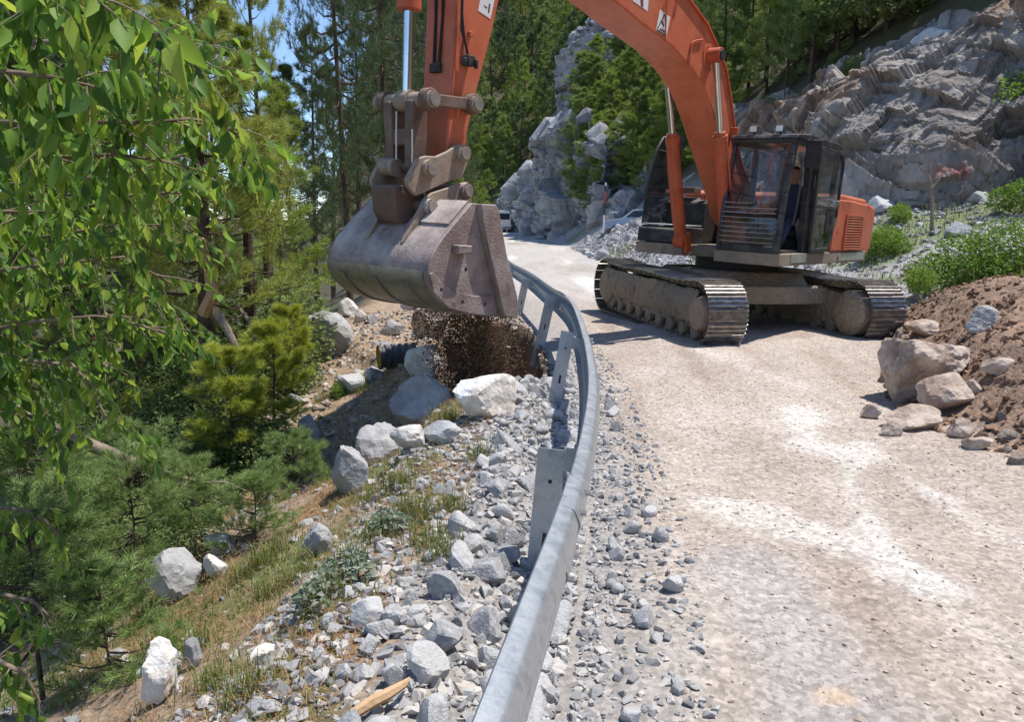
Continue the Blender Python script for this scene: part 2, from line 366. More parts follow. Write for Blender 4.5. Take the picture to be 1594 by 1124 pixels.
def seg_mask(pts, width, soft, wob=.25, seed=90):
    d = np.full(len(xx), 1e9)
    for (a, b), (c, e) in zip(pts[:-1], pts[1:]):
        vx, vy = c - a, e - b; L2 = vx * vx + vy * vy + 1e-9
        t = np.clip(((xx - a) * vx + (yy - b) * vy) / L2, 0, 1)
        d = np.minimum(d, np.hypot(xx - a - t * vx, yy - b - t * vy))
    d = d + wob * fbm(xx * 1.8, yy * 1.8, seed=seed) * width * 2 + .35 * wob * fbm(xx * 9, yy * 9, seed=seed + 3) * width * 2
    return 1 - sst(width - soft, width + soft, d)
def gpx(*pts): return [tuple(G(a, b)[:2]) for a, b in pts]
n1 = fbm(xx * .9, yy * .9, seed=50); n2 = fbm(xx * 4, yy * 4, seed=51); n3 = fbm(xx * .25, yy * .25, seed=52)
C = np.tile(np.array([.39, .325, .272]), (len(xx), 1))
C = lerp(C, [.45, .388, .332], sst(-.3, .5, n1)); C = lerp(C, [.335, .265, .21], sst(.1, .7, n3 + .5 * n2) * .55)
near = 1 - sst(14, 24, yy)
stk = fbm(xx * 3.2 - yy * .35, yy * .30, seed=55, octv=4); C = lerp(C, [.49, .43, .375], sst(.05, .45, stk) * near * .4); C = lerp(C, [.29, .225, .175], sst(.1, .5, -stk) * near * .5)
C = lerp(C, [.44, .41, .385], sst(13, 22, yy))                               # the worn asphalt further on
C = lerp(C, [.36, .32, .28], sst(13, 22, yy) * sst(.1, .5, fbm(xx * .8, yy * .25, seed=57)))
C = lerp(C, [.62, .58, .55], sst(16, 22, yy) * sst(.15, .45, fbm(xx * .9, yy * .22, seed=58)) * .8)
gm = seg_mask(gpx((1160, 880), (1220, 980), (1300, 1120)), .26, .16, seed=60); C = lerp(C, [.37, .35, .34], gm * .65)
gm = seg_mask(gpx((1010, 930), (1010, 1110)), .2, .15, seed=64); C = lerp(C, [.37, .345, .32], gm * .6)
for pts, w, a in (([(1235, 640), (1262, 690)], .17, .95), ([(1318, 745), (1350, 800), (1400, 880), (1440, 905)], .11, 1), ([(1345, 690), (1325, 740)], .1, .85),
                  ([(1130, 790), (1215, 815), (1300, 850)], .13, .8), ([(1400, 738), (1450, 770), (1478, 778)], .06, .85), ([(1090, 545), (1180, 580), (1250, 600)], .16, .55),
                  ([(1050, 640), (1110, 690)], .13, .35), ([(1480, 790), (1594, 850)], .08, .4), ([(1500, 960), (1594, 1020)], .08, .3), ([(960, 600), (1060, 560)], .2, .3)):
    C = lerp(C, [.62, .58, .535], seg_mask(gpx(*pts), w * .95, w * .95, wob=.85, seed=61) * a * .75)
rm = sst(1.6, 3.4, xx - XL(yy) - .6 + .5 * n1) * near * (1 - sst(9, 12, yy)); C = lerp(C, [.33, .25, .195], rm * .4)
gm = seg_mask(gpx((1290, 1085), (1310, 1085)), .05, .04, seed=62); C = lerp(C, [.62, .43, .27], gm * .6)
xl, xr, xb = XL(yy), XR(yy), XB(yy)
s = xl - xx
C = lerp(C, [.33, .305, .285], sst(-.55, -.1, s + .3 * n2) * (1 - sst(.8, 1.3, s)) * near)      # gravel shoulder
sl = sst(.55, 1.0, s / np.maximum(SHW(yy), .3) - .25 + .25 * n1)
C = lerp(C, [.30, .225, .16], sl)
C = lerp(C, [.27, .17, .09], sl * sst(-.05, .35, fbm(xx * 1.5, yy * 1.5, seed=70)) * (1 - sst(6, 8, yy)) * .9)        # dry needle litter
C = lerp(C, [.13, .15, .055], sl * sst(.12, .4, fbm(xx * 1.1, yy * 1.1, seed=71)) * .85)
C = lerp(C, [.33, .235, .16], sst(.4, 1, s) * sst(7.5, 9, yy) * (1 - sst(16, 20, yy)) * (1 - sst(3.5, 5, s)) * .85)
C = lerp(C, [.10, .085, .055], sst(3.4, 5.0, s + .8 * n1))
C = lerp(C, [.12, .08, .055], PIT(xx, yy) * (1 - sst(1.1, 1.6, s)) * .9)  # dark dug soil in the hollow, with the shade of its walls painted in
r = xx - xr
dm = sst(-.15, .25, r + .22 * n2 + .1 * n1) * (1 - sst(12.2, 13.4, yy + .1 * (xx - 5)))
C = lerp(C, [.25, .17, .12], dm); C = lerp(C, [.31, .21, .15], dm * sst(0, .5, n2) * .7)
sm = sst(-.3, .4, r + .3 * n2) * sst(12.4, 13.4, yy + .1 * (xx - 5)); C = lerp(C, [.345, .33, .335], sm)
gr = sm * sst(.05, .3, fbm(xx * .45, yy * .45, seed=75)) * .8; C = lerp(C, [.15, .19, .06], gr)
C = lerp(C, [.10, .09, .055], sst(1, 4, xx - xb)); C = lerp(C, [.10, .09, .055], sst(112, 120, yy - np.maximum(0, -(xx + 13)) * 4 + 2 * n1))
C = lerp(C, [.10, .09, .055], sst(99, 104, yy))
C = np.clip(C * (1 + .10 * n2 + .05 * n1)[:, None], .01, .9)

m, nt, N, L, B = nodes_of('ground')
at = N.new('ShaderNodeAttribute'); at.attribute_name = 'Col'
tc = N.new('ShaderNodeTexCoord')
vo = N.new('ShaderNodeTexVoronoi'); vo.inputs['Scale'].default_value = 42; vo.feature = 'F1'; L.new(tc.outputs['Object'], vo.inputs['Vector'])
no = N.new('ShaderNodeTexNoise'); no.inputs['Scale'].default_value = 14; no.inputs['Detail'].default_value = 9; no.inputs['Roughness'].default_value = .75; L.new(tc.outputs['Object'], no.inputs['Vector'])
sp = N.new('ShaderNodeSeparateColor'); L.new(vo.outputs['Color'], sp.inputs[0])
r1 = N.new('ShaderNodeMapRange'); r1.inputs[3].default_value = .74; r1.inputs[4].default_value = 1.22; L.new(sp.outputs[0], r1.inputs[0])
r2 = N.new('ShaderNodeMapRange'); r2.inputs[1].default_value = .25; r2.inputs[2].default_value = .75; r2.inputs[3].default_value = .62; r2.inputs[4].default_value = 1.32; L.new(no.outputs['Fac'], r2.inputs[0])
mu = N.new('ShaderNodeMath'); mu.operation = 'MULTIPLY'; L.new(r1.outputs[0], mu.inputs[0]); L.new(r2.outputs[0], mu.inputs[1])
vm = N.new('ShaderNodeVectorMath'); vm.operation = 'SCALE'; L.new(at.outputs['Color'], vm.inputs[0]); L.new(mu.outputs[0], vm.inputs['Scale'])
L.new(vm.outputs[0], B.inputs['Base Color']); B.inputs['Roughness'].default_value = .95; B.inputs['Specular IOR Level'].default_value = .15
bp = N.new('ShaderNodeBump'); bp.inputs['Strength'].default_value = .7; bp.inputs['Distance'].default_value = .02
v2 = N.new('ShaderNodeTexVoronoi'); v2.inputs['Scale'].default_value = 30; L.new(tc.outputs['Object'], v2.inputs['Vector'])
ma = N.new('ShaderNodeMath'); ma.operation = 'MULTIPLY_ADD'; L.new(v2.outputs['Distance'], ma.inputs[0]); ma.inputs[1].default_value = -.7; L.new(no.outputs['Fac'], ma.inputs[2])
L.new(ma.outputs[0], bp.inputs['Height']); L.new(bp.outputs[0], B.inputs['Normal'])

nxg, nyg = len(gx), len(gy)
ii = (np.arange(nyg - 1)[:, None] * nxg + np.arange(nxg - 1)[None, :]).ravel()
quads = np.stack([ii, ii + 1, ii + 1 + nxg, ii + nxg], 1)
fx, fy = xx[quads].mean(1), yy[quads].mean(1)
is_road = (fx > XL(fy) - .3) & (fx < XR(fy)) & (fy > -20) & (fy < 118)
is_heap = (fx >= XR(fy)) & (fx < XR(fy) + 6.5) & (fy + .1 * (fx - 5) < 13.2) & (fy > -6) & ~is_road
is_scree = (fx >= XR(fy)) & (fx < XB(fy) + .6) & ~is_heap & ~is_road & (fy < 100) & (fy > -6)
VZ = np.stack([xx, yy, zz], 1)
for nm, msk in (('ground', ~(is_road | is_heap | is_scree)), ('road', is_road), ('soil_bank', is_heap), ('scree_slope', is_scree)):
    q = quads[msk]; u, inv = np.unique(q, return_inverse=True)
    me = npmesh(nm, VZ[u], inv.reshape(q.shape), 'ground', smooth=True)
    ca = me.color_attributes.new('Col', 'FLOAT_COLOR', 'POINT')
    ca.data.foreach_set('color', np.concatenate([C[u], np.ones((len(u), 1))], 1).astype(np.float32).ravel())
    tag(mobj(nm, me), {'ground': 'earth embankment and wooded slopes falling left of the road and rising behind', 'road': 'dusty beige mountain road surface with white powdered patches',
        'soil_bank': 'heap of loose brown soil at the right road edge', 'scree_slope': 'grey scree slope between road and rock cut'}[nm], None, None, 'structure')

# ------------------------------------------------------------------ rock faces
def rockmat(name, cols, stain, scale=1.0):
    m, nt, N, L, B = nodes_of(name)
    at = N.new('ShaderNodeAttribute'); at.attribute_name = 'Col'
    tc = N.new('ShaderNodeTexCoord'); mp = N.new('ShaderNodeMapping'); mp.inputs['Scale'].default_value = (scale, scale, scale * .55); mp.inputs['Rotation'].default_value = (.3, .5, .2)
    L.new(tc.outputs['Object'], mp.inputs[0])
    no = N.new('ShaderNodeTexNoise'); no.inputs['Scale'].default_value = 1.6; no.inputs['Detail'].default_value = 12; no.inputs['Roughness'].default_value = .72; L.new(mp.outputs[0], no.inputs['Vector'])
    r = ramp(N, cols, [.25, .45, .6, .78]); L.new(no.outputs['Fac'], r.inputs[0])
    mx = N.new('ShaderNodeMix'); mx.data_type = 'RGBA'; mx.blend_type = 'MULTIPLY'; mx.inputs[0].default_value = 1; L.new(r.outputs[0], mx.inputs[6]); L.new(at.outputs['Color'], mx.inputs[7])
    L.new(mx.outputs[2], B.inputs['Base Color']); B.inputs['Roughness'].default_value = .9; B.inputs['Specular IOR Level'].default_value = .2
    vo = N.new('ShaderNodeTexVoronoi'); vo.feature = 'DISTANCE_TO_EDGE'; vo.inputs['Scale'].default_value = 1.3; L.new(mp.outputs[0], vo.inputs['Vector'])
    mr = N.new('ShaderNodeMapRange'); mr.inputs[2].default_value = .06; L.new(vo.outputs['Distance'], mr.inputs[0])
    ma = N.new('ShaderNodeMath'); ma.operation = 'MULTIPLY_ADD'; L.new(mr.outputs[0], ma.inputs[0]); ma.inputs[1].default_value = .25; L.new(no.outputs['Fac'], ma.inputs[2])
    bp = N.new('ShaderNodeBump'); bp.inputs['Strength'].default_value = .9; bp.inputs['Distance'].default_value = .16 / scale; L.new(ma.outputs[0], bp.inputs['Height']); L.new(bp.outputs[0], B.inputs['Normal'])
    return m
rockmat('cut_rock', [(.11, .10, .09), (.23, .205, .185), (.325, .295, .27), (.48, .45, .415)], None, .8)
rockmat('far_rock', [(.12, .12, .13), (.24, .24, .25), (.34, .34, .35), (.58, .57, .56)], None, .35)
def polyline(pts, n):
    pts = [np.array(p) for p in pts]; d = [0]
    for a, b in zip(pts[:-1], pts[1:]): d.append(d[-1] + np.linalg.norm(b - a))
    t = np.linspace(0, d[-1], n); A = np.array(pts)
    return np.stack([np.interp(t, d, A[:, k]) for k in range(3)], 1)
def cliff(name, base, top, nu, nv, scales, seed, m, label, stain=True, mid=None, tint=None, back=2.5):
    b = polyline(base, nu); t = polyline(top, nu); w = np.linspace(0, 1, nv)[:, None, None]
    Pn = b[None] * (1 - w) + t[None] * w
    if mid is not None: Pn = Pn + np.array(mid)[None, None] * (4 * w * (1 - w))
    # returns over the top, so that the face has thickness
    ret = t[None] + np.array([1.6, 1.6, -.3])[None, None] * np.linspace(.04, 1, 24)[:, None, None] * back
    Pn = np.concatenate([Pn, ret], 0); nv2 = Pn.shape[0]
    du = np.gradient(Pn, axis=1); dv = np.gradient(Pn, axis=0); nr = np.cross(du, dv); nr /= np.linalg.norm(nr, axis=2, keepdims=True) + 1e-9
    flip = np.sign((nr * (-Pn + np.array([0, 0, CAM_H]))).sum(2).mean()) or 1; nr *= flip
    p = Pn.reshape(-1, 3); n = nr.reshape(-1, 3); disp = np.zeros(len(p)); tone = np.ones(len(p))
    tilt = np.array([[.82, .25, .5], [-.3, .95, .05], [-.48, -.2, .86]])           # bedding dips to the right
    q = p @ tilt.T * np.array([1, 1, 1.8])
    s0 = scales[0][0]
    disp += scales[0][1] * 1.0 * fbm(q[:, 0] / s0 / 1.6, q[:, 1] / s0 / 1.6, q[:, 2] / s0 / 1.6, seed=seed + 50, octv=3)
    wq = p @ tilt.T; wq = wq + .16 * s0 * np.stack([fbm(p[:, 0] / s0, p[:, 1] / s0, p[:, 2] / s0, seed=seed + 60 + k, octv=3) for k in range(3)], 1)
    for i, (sc, amp) in enumerate(scales):
        v, rid = joints(wq + i * 3.3, (sc, sc * 1.25, sc * .55), seed + i * 31); disp += amp * v; tone *= 1 + .30 * (rid - .5)
    v, rid = blocky(q, s0 * .8, seed + 77); disp += scales[0][1] * .35 * v
    disp += scales[-1][1] * .6 * fbm(p[:, 0] / scales[-1][0] * 1.5, p[:, 1] / scales[-1][0] * 1.5, p[:, 2] / scales[-1][0] * 1.5, seed=seed + 8)
    p = p + n * disp[:, None]
    p[:nu, 2] -= 4.0
    col = np.tile(np.array([1., 1., 1.]), (len(p), 1)) * tone[:, None]
    if stain:
        st = sst(.0, .35, fbm(p[:, 0] * .28, p[:, 1] * .28, p[:, 2] * .28, seed=seed + 4)); col = lerp(col, [1.12, .82, .60], st * .8) * (1 - .0 * st)[:, None]
    if tint is not None: col = tint(p, col)
    ii = (np.arange(nv2 - 1)[:, None] * nu + np.arange(nu - 1)[None, :]).ravel()
    F = np.stack([ii, ii + 1, ii + 1 + nu, ii + nu], 1)
    if flip < 0: F = F[:, ::-1]
    me = npmesh(name, p, F, m)
    ca = me.color_attributes.new('Col', 'FLOAT_COLOR', 'POINT'); ca.data.foreach_set('color', np.concatenate([np.clip(col, 0, 2), np.ones((len(p), 1))], 1).astype(np.float32).ravel())
    o = mobj(name, me); tag(o, label, None, None, 'structure'); return o
def red_paint(p, col):
    c = np.array(P(1510, 262, 20.6)); d = np.abs(p - c) / np.array([.42, 2.0, .17])
    k = (d.max(1) < 1) & (fbm(p[:, 0] * 4, p[:, 1] * 4, p[:, 2] * 4, seed=77) > -.05)
    col[k] = col[k] * np.array([1.15, .74, .76]); return col
cliff('rock_cliff', [P(2100, 430, 14), P(1850, 400, 17.5), P(1594, 385, 20.5), P(1470, 385, 21.5), P(1340, 380, 23.5), P(1230, 380, 27), P(1110, 380, 31)],
      [P(2100, -300, 19), P(1850, -150, 22), P(1600, 10, 26.5), P(1480, 40, 29), P(1350, 85, 32), P(1250, 140, 35.5), P(1100, 205, 40)], 520, 230,
      [(2.8, 1.2), (1.15, .55), (.45, .20)], 5, 'cut_rock', 'fractured brown and grey rock cut above the scree on the right', tint=red_paint, mid=(-.5, -.6, .3))
cliff('rock_outcrop', [P(1135, 375, 31), P(1060, 375, 36), P(1000, 375, 42), P(950, 373, 48), P(905, 370, 54)],
      [P(1135, 130, 58), P(1065, 105, 62), P(1000, 125, 64), P(945, 150, 65), P(897, 185, 63)], 170, 110,
      [(3.0, 1.0), (1.2, .45), (.5, .18)], 15, 'far_rock', 'pale grey rock outcrop behind the excavator arm', stain=False)
cliff('rock_wall', [P(1040, 380, 58), P(975, 380, 50), P(935, 376, 47), P(905, 374, 54), P(865, 370, 64), P(825, 360, 82), P(800, 357, 96), P(775, 352, 112)],
      [P(1040, 240, 62), P(985, 240, 54), P(945, 232, 49), P(912, 182, 55.5), P(872, 202, 66), P(833, 250, 83), P(806, 300, 97), P(779, 332, 112)], 170, 110,
      [(6, 1.8), (2.4, .9), (1.0, .4)], 25, 'far_rock', 'shaded grey limestone wall beside the far bend of the road', stain=False)
cliff('rock_crag', [P(872, 215, 101), P(905, 205, 98), P(950, 195, 95), P(1030, 190, 92)],
      [P(890, 62, 103), P(918, 28, 101), P(962, 50, 98), P(1036, 110, 95)], 110, 90,
      [(7, 2.2), (3, 1.2), (1.2, .5)], 35, 'far_rock', 'tall dark crag jutting from the forest above the road', stain=False)
# ------------------------------------------------------------------ guardrail
rail = empty('guardrail', (float(XL(3.0)), 3.0, H1(XL(3.0) - .1, 3.0)))
tag(rail, 'galvanised steel guardrail curving along the edge of the road', 'guardrail')
RT = Matrix.Translation(rail.location).inverted()
LEAN = RAD(9)
prof = [(-.006, .150), (-.001, .156), (.040, .150), (.052, .143), (.076, .112), (.081, .098), (.079, .080), (.070, .066), (.024, .036), (.004, .020), (-.002, .008), (-.002, -.008), (.004, -.020), (.024, -.036), (.070, -.066), (.079, -.080), (.081, -.098), (.076, -.112), (.052, -.143), (.040, -.150), (-.001, -.156), (-.006, -.150)]
RAILZ = .60
prof = [(q * .9, w) for q, w in prof]
def railz(y): return float(RZ(y)) + RAILZ + .012 * math.sin(y * .9) + (.03 if 7 < y < 12 else 0) * math.sin((y - 7) / 5 * math.pi)
def beam(y0, y1, off):
    ys = np.linspace(y0, y1, max(8, int((y1 - y0) / .22))); outer = []; inner = []
    th = .004
    for y in ys:
        c = Vector((float(XL(y)), y, railz(y))); tx = float(XL(y + .05) - XL(y - .05)) / .1; d = Vector((tx, 1, 0)).normalized(); rt = Vector((d.y, -d.x, 0)); up = Vector((0, 0, 1))
        e = LEAN + .05 * math.sin(y * .55)
        ax = rt * math.cos(e) - up * math.sin(e); az = up * math.cos(e) + rt * math.sin(e)
        outer.append([c + ax * (a - .05 + off + th) + az * b for a, b in prof]); inner.append([c + ax * (a - .05 + off) + az * b for a, b in prof])
    mb = MB(); n = len(prof); k = len(ys)
    vs = [p for row in outer for p in row] + [p for row in inner for p in row]; fs = []
    for i in range(k - 1):
        for j in range(n - 1):
            fs.append((i * n + j, i * n + j + 1, (i + 1) * n + j + 1, (i + 1) * n + j)); a = k * n
            fs.append((a + i * n + j + 1, a + i * n + j, a + (i + 1) * n + j, a + (i + 1) * n + j + 1))
        for j in (0, n - 1): fs.append((i * n + j, (i + 1) * n + j, k * n + (i + 1) * n + j, k * n + i * n + j))
    for i in (0, k - 1):
        for j in range(n - 1): fs.append((i * n + j, i * n + j + 1, k * n + i * n + j + 1, k * n + i * n + j))
    mb.add(vs, fs); return mb.build('beam', 'galvanised', rail, smooth=24, T=RT)
joints = [-1.0, 2.55, 6.6, 10.65, 14.7, 18.75, 22.8, 26.9, 31]
for i, (a, b) in enumerate(zip(joints[:-1], joints[1:])):
    bo = beam(a - .16, b + .16, .0 if i % 2 == 0 else .0055)
    for dy in (-.1, .1):
        for zz_ in (.12, .05, -.05, -.12):
            y = b + dy; c = Vector((float(XL(y)), y, railz(y))); ax = Vector((math.cos(LEAN), 0, -math.sin(LEAN))); az = Vector((math.sin(LEAN), 0, math.cos(LEAN)))
            p = c + az * zz_ + ax * (-.006 + (.040 if abs(zz_) > .1 else -.004))
            MB().tube([p - ax * .010, p + ax * .012], .011, 6).build('bolt', 'bolt_steel', bo, T=RT) if y < 16 else None
def post(y, h_top, w=.135, d=.06, lean=RAD(9), extra=0.0, px=None):
    base = Vector((float(XL(y)) - .10, y, 0)); base.z = H1(base.x - .1, y) - .3
    top_z = railz(y) + h_top
    tx = float(XL(y + .05) - XL(y - .05)) / .1; dirn = Vector((tx, 1, 0)).normalized(); rt = Vector((dirn.y, -dirn.x, 0))
    up = (Vector((0, 0, 1)) + rt * math.tan(lean) + dirn * extra).normalized(); hh = (top_z - base.z) / up.z
    base -= (rt * math.tan(lean)) * (railz(y) - base.z); xr_ = (rt - up * rt.dot(up)).normalized(); yd = up.cross(xr_)
    t = .006; mb = MB()
    # C section: web across the rail facing back along the road, two flanges, two lips
    def slab(x0, x1, y0, y1):
        vs = [base + xr_ * x + yd * q + up * z for x in (x0, x1) for q in (y0, y1) for z in (0, hh)]
        mb.add(vs, [(0, 1, 3, 2), (4, 6, 7, 5), (0, 4, 5, 1), (2, 3, 7, 6), (0, 2, 6, 4), (1, 5, 7, 3)])
    slab(-w, 0, 0, t); slab(-w, -w + t, t + .0005, d); slab(-t, 0, t + .0005, d); slab(-w + t + .0005, -w + .028, d - t, d); slab(-.028, -t - .0005, d - t, d)
    po = mb.build('post', 'galvanised_post', rail, T=RT)
    # slots stamped in the web, spacer and bolt to the beam
    for zc, wd, ln in ((hh - .16, .018, .018), (hh - .46, .02, .08)):
        c = base + xr_ * (-w * .45) + up * zc - yd * .0015
        mb2 = MB(); mb2.add([c + xr_ * (a * wd / 2) + up * (b * ln / 2) for a, b in ((-1, -1), (1, -1), (1, 1), (-1, 1))] + [c + yd * .001 + xr_ * (a * wd / 2) + up * (b * ln / 2) for a, b in ((-1, -1), (1, -1), (1, 1), (-1, 1))],
            [(0, 1, 2, 3), (7, 6, 5, 4), (0, 4, 5, 1), (1, 5, 6, 2), (2, 6, 7, 3), (3, 7, 4, 0)]); mb2.build('slot', 'dark_machine', po, T=RT, smooth=0)
    c = base + up * (hh - h_top / up.z); sp = MB(); sp.bar(c + xr_ * .001, c + xr_ * .075, .07, .12); sp.build('spacer', 'galvanised_post', rail, bevel=.006, T=RT)
    MB().tube([c - xr_ * .03 + yd * .03, c + xr_ * .13 + yd * .03], .011, 6).build('bolt', 'bolt_steel', rail, T=RT)
post(3.5, .03, .13, .07, lean=RAD(5)); post(7.15, .09, .125, .07, lean=RAD(10), extra=.1); post(10.9, .10, .14, .07, lean=RAD(13), extra=.12); post(14.9, .06, lean=RAD(12)); post(18.9, .05); post(22.9, .05)
# ------------------------------------------------------------------ excavator
EX_O = Vector((3.924, 13.737, .058)); EX_TH, EX_ROLL, EX_PITCH = RAD(40.5), RAD(-3.3), RAD(-.5)
_h = Vector((-math.sin(EX_TH), -math.cos(EX_TH), 0)); _l = Vector((math.cos(EX_TH), -math.sin(EX_TH), 0)); _k = Vector((0, 0, 1))
EM = Matrix((_h, _l, _k)).transposed() @ Matrix.Rotation(EX_ROLL, 3, 'X') @ Matrix.Rotation(EX_PITCH, 3, 'Y')
ex = empty('excavator', EX_O); ex.rotation_mode = 'QUATERNION'; ex.rotation_quaternion = EM.to_quaternion()
tag(ex, 'orange crawler excavator on the road with its bucket hanging over the rail', 'excavator')
EW = Matrix.Translation(EX_O) @ EM.to_4x4(); EWI = EW.inverted()
EMT = np.array(EM.transposed()); EOL = EMT @ (np.array([0, 0, CAM_H]) - np.array(EX_O))
def BK(px, py, v):
    d = EMT @ ray(px, py); t = (v - EOL[1]) / d[1]; q = EOL + t * d
    return (float(q[0]), float(q[2]))
def BKs(pts, v): return [BK(a, b, v) for a, b in pts]
def pin(u, z, v0, v1, r, n=16): return MB().tube([(u, v0, z), (u, v1, z)], r, n)

# --- undercarriage: tracks point towards the camera and a little right
PH = RAD(13.4)
td = EM.transposed() @ Vector((math.sin(PH), -math.cos(PH), 0)); ta = math.atan2(td.y, td.x)
UC = (EWI @ Vector((3.81, 13.67, 0)))
TM = Matrix.Translation((UC.x, UC.y, -.06)) @ Matrix.Rotation(RAD(-EX_ROLL * 57.3 * .35), 4, Vector((td.x, td.y, 0))) @ Matrix.Rotation(ta, 4, 'Z')     # track frame -> excavator frame (x forward, y left)
TL, TR, GA, SW = 4.9, .485, 2.66, .61
def track_path(n):
    st = TL - 2 * TR; per = 2 * st + 2 * math.pi * TR; out = []
    for i in range(n):
        q = (i + .3) / n * per
        if q < st: x, z, a = -st / 2 + q, 0, 0
        elif q < st + math.pi * TR: t = (q - st) / TR; x, z, a = st / 2 + TR * math.sin(t), TR - TR * math.cos(t), -t
        elif q < 2 * st + math.pi * TR:
            w = q - st - math.pi * TR; x, z, a = st / 2 - w, 2 * TR - .045 * math.sin(math.pi * w / st) - .02 * math.sin(3 * math.pi * w / st), math.pi
        else: t = (q - 2 * st - math.pi * TR) / TR; x, z, a = -st / 2 - TR * math.sin(t), TR + TR * math.cos(t), math.pi - t
        out.append((x, z, a))
    return out
NSH = 56
shoe_prof = [(-.096, .0), (-.096, -.012), (-.082, -.012), (-.076, -.040), (-.066, -.040), (-.060, -.012), (-.014, -.012), (-.008, -.036), (.002, -.036), (.008, -.012), (.056, -.012), (.062, -.034), (.072, -.034), (.078, -.012), (.090, -.004), (.090, .0)]
smb = MB(); smb.prism([(x, z) for x, z in shoe_prof], -SW / 2, SW / 2); shoe_src = smb.build('track_shoe', 'track_steel', None, smooth=30); shoe_me = shoe_src.data; bpy.data.objects.remove(shoe_src)
for side in (-1, 1):
    yc = side * GA / 2
    chain = MB()
    for x, z, a in track_path(NSH):
        R = Matrix.Rotation(-a, 3, 'Y') if False else Matrix.Rotation(a, 3, 'Y')
        n = R @ Vector((0, 0, 1))
        for dy in (-.10, .10): chain.box(Vector((x, yc + dy, z)) + n * .055, (.17, .035, .09), R)
        chain.tube([Vector((x, yc - .14, z)) + n * .06 + R @ Vector((.095, 0, 0)), Vector((x, yc + .14, z)) + n * .06 + R @ Vector((.095, 0, 0))], .022, 8)
    ch = chain.build('track_chain', 'muddy', ex, T=TM)
    for x, z, a in track_path(NSH):
        o = bpy.data.objects.new('track_shoe', shoe_me); link(o, ch)
        o.matrix_local = TM @ Matrix.Translation((x, yc, z)) @ Matrix.Rotation(a, 4, 'Y')
    fr = MB(); h = TL / 2 - TR
    fr.prism([(-h - .1, .34), (-h + .25, .22), (h - .2, .22), (h + .05, .36), (h + .05, .62), (h - .35, .74), (.6, .80), (-.8, .80), (-h + .1, .70), (-h - .1, .58)], yc - .17, yc + .17)
    # dried mud packed on the outer face of the frame
    fo = fr.build('track_frame', 'muddy', ex, T=TM, bevel=.02)
    mud = []
    NI, NJ = 84, 18
    gi, gj = np.meshgrid(np.arange(NI), np.arange(NJ), indexing='ij'); mx_ = -h - .05 + 2 * h * gi.ravel() / (NI - 1); mz_ = .30 + .52 * gj.ravel() / (NJ - 1)
    my_ = yc + side * (.20 + .075 * fbm(mx_ * 2.6, mz_ * 3.5 + side, seed=81) + .045 * fbm(mx_ * 11, mz_ * 11, seed=82) + .05 * np.sin(np.pi * gj.ravel() / (NJ - 1)))
    mud = list(zip(mx_, my_, mz_ + .03 * fbm(mx_ * 4, mz_ * 4, seed=83)))
    mm = MB(); mm.add(mud, [(i * NJ + j, i * NJ + j + 1, (i + 1) * NJ + j + 1, (i + 1) * NJ + j) for i in range(NI - 1) for j in range(NJ - 1)]); mo = mm.build('mud_crust', 'muddy', fo, T=TM)
    sd = mo.modifiers.new('thick', 'SOLIDIFY'); sd.thickness = .03
    for i in range(9):
        x = -h + .22 + i * (2 * h - .4) / 8
        rl = MB(); rl.tube([(x, yc - .19, .19), (x, yc - .12, .19), (x, yc - .11, .16), (x, yc + .11, .16), (x, yc + .12, .19), (x, yc + .19, .19)], [.115, .125, .095, .095, .125, .115], 14); rl.build('track_roller', 'muddy', fo, T=TM)
    for x in (-.9, .7):
        MB().tube([(x, yc - .10, .84), (x, yc + .10, .84)], .075, 12).build('carrier_roller', 'muddy', fo, T=TM)
    idl = MB(); idl.tube([(h, yc - .10, TR), (h, yc - .05, TR), (h, yc + .05, TR), (h, yc + .10, TR)], [.36, .385, .385, .36], 28); idl.build('idler', 'muddy', fo, T=TM, bevel=.01)
    hub = MB(); hub.tube([(h, yc + side * .10, TR), (h, yc + side * .21, TR), (h, yc + side * .265, TR), (h, yc + side * .275, TR)], [.27, .265, .24, .15], 24); hub.build('hub_cover', 'coupler_steel', fo, T=TM)
    drv = MB(); drv.tube([(-h, yc - side * .12, TR), (-h, yc + side * .22, TR), (-h, yc + side * .28, TR)], [.36, .34, .26], 24); drv.build('final_drive', 'muddy', fo, T=TM)
    if side == 1: pass
cb = MB(); cb.prism([(-1.05, .50), (-1.15, .68), (-.8, 1.0), (.8, 1.0), (1.15, .68), (1.05, .50)], -.9, .9); cb.box((.95, 0, .66), (.42, GA - .3, .30)); cb.box((-.95, 0, .66), (.42, GA - .3, .30))
cb.build('car_body', 'muddy', ex, T=TM, bevel=.03)
inner = MB(); inner.tube([(TL / 2 - TR, -GA / 2 + .1, TR), (TL / 2 - TR, -GA / 2 + .32, TR), (TL / 2 - TR, -GA / 2 + .36, TR)], [.36, .36, .30], 24); inner.build('drive_motor_cover', 'muddy', ex, T=TM)
inner = MB(); inner.tube([(TL / 2 - TR, GA / 2 - .1, TR), (TL / 2 - TR, GA / 2 - .32, TR), (TL / 2 - TR, GA / 2 - .36, TR)], [.36, .36, .30], 24); inner.build('drive_motor_cover', 'muddy', ex, T=TM)
MB().tube([(0, 0, .93), (0, 0, 1.14)], .72, 40).build('swing_ring', 'dark_machine', ex)

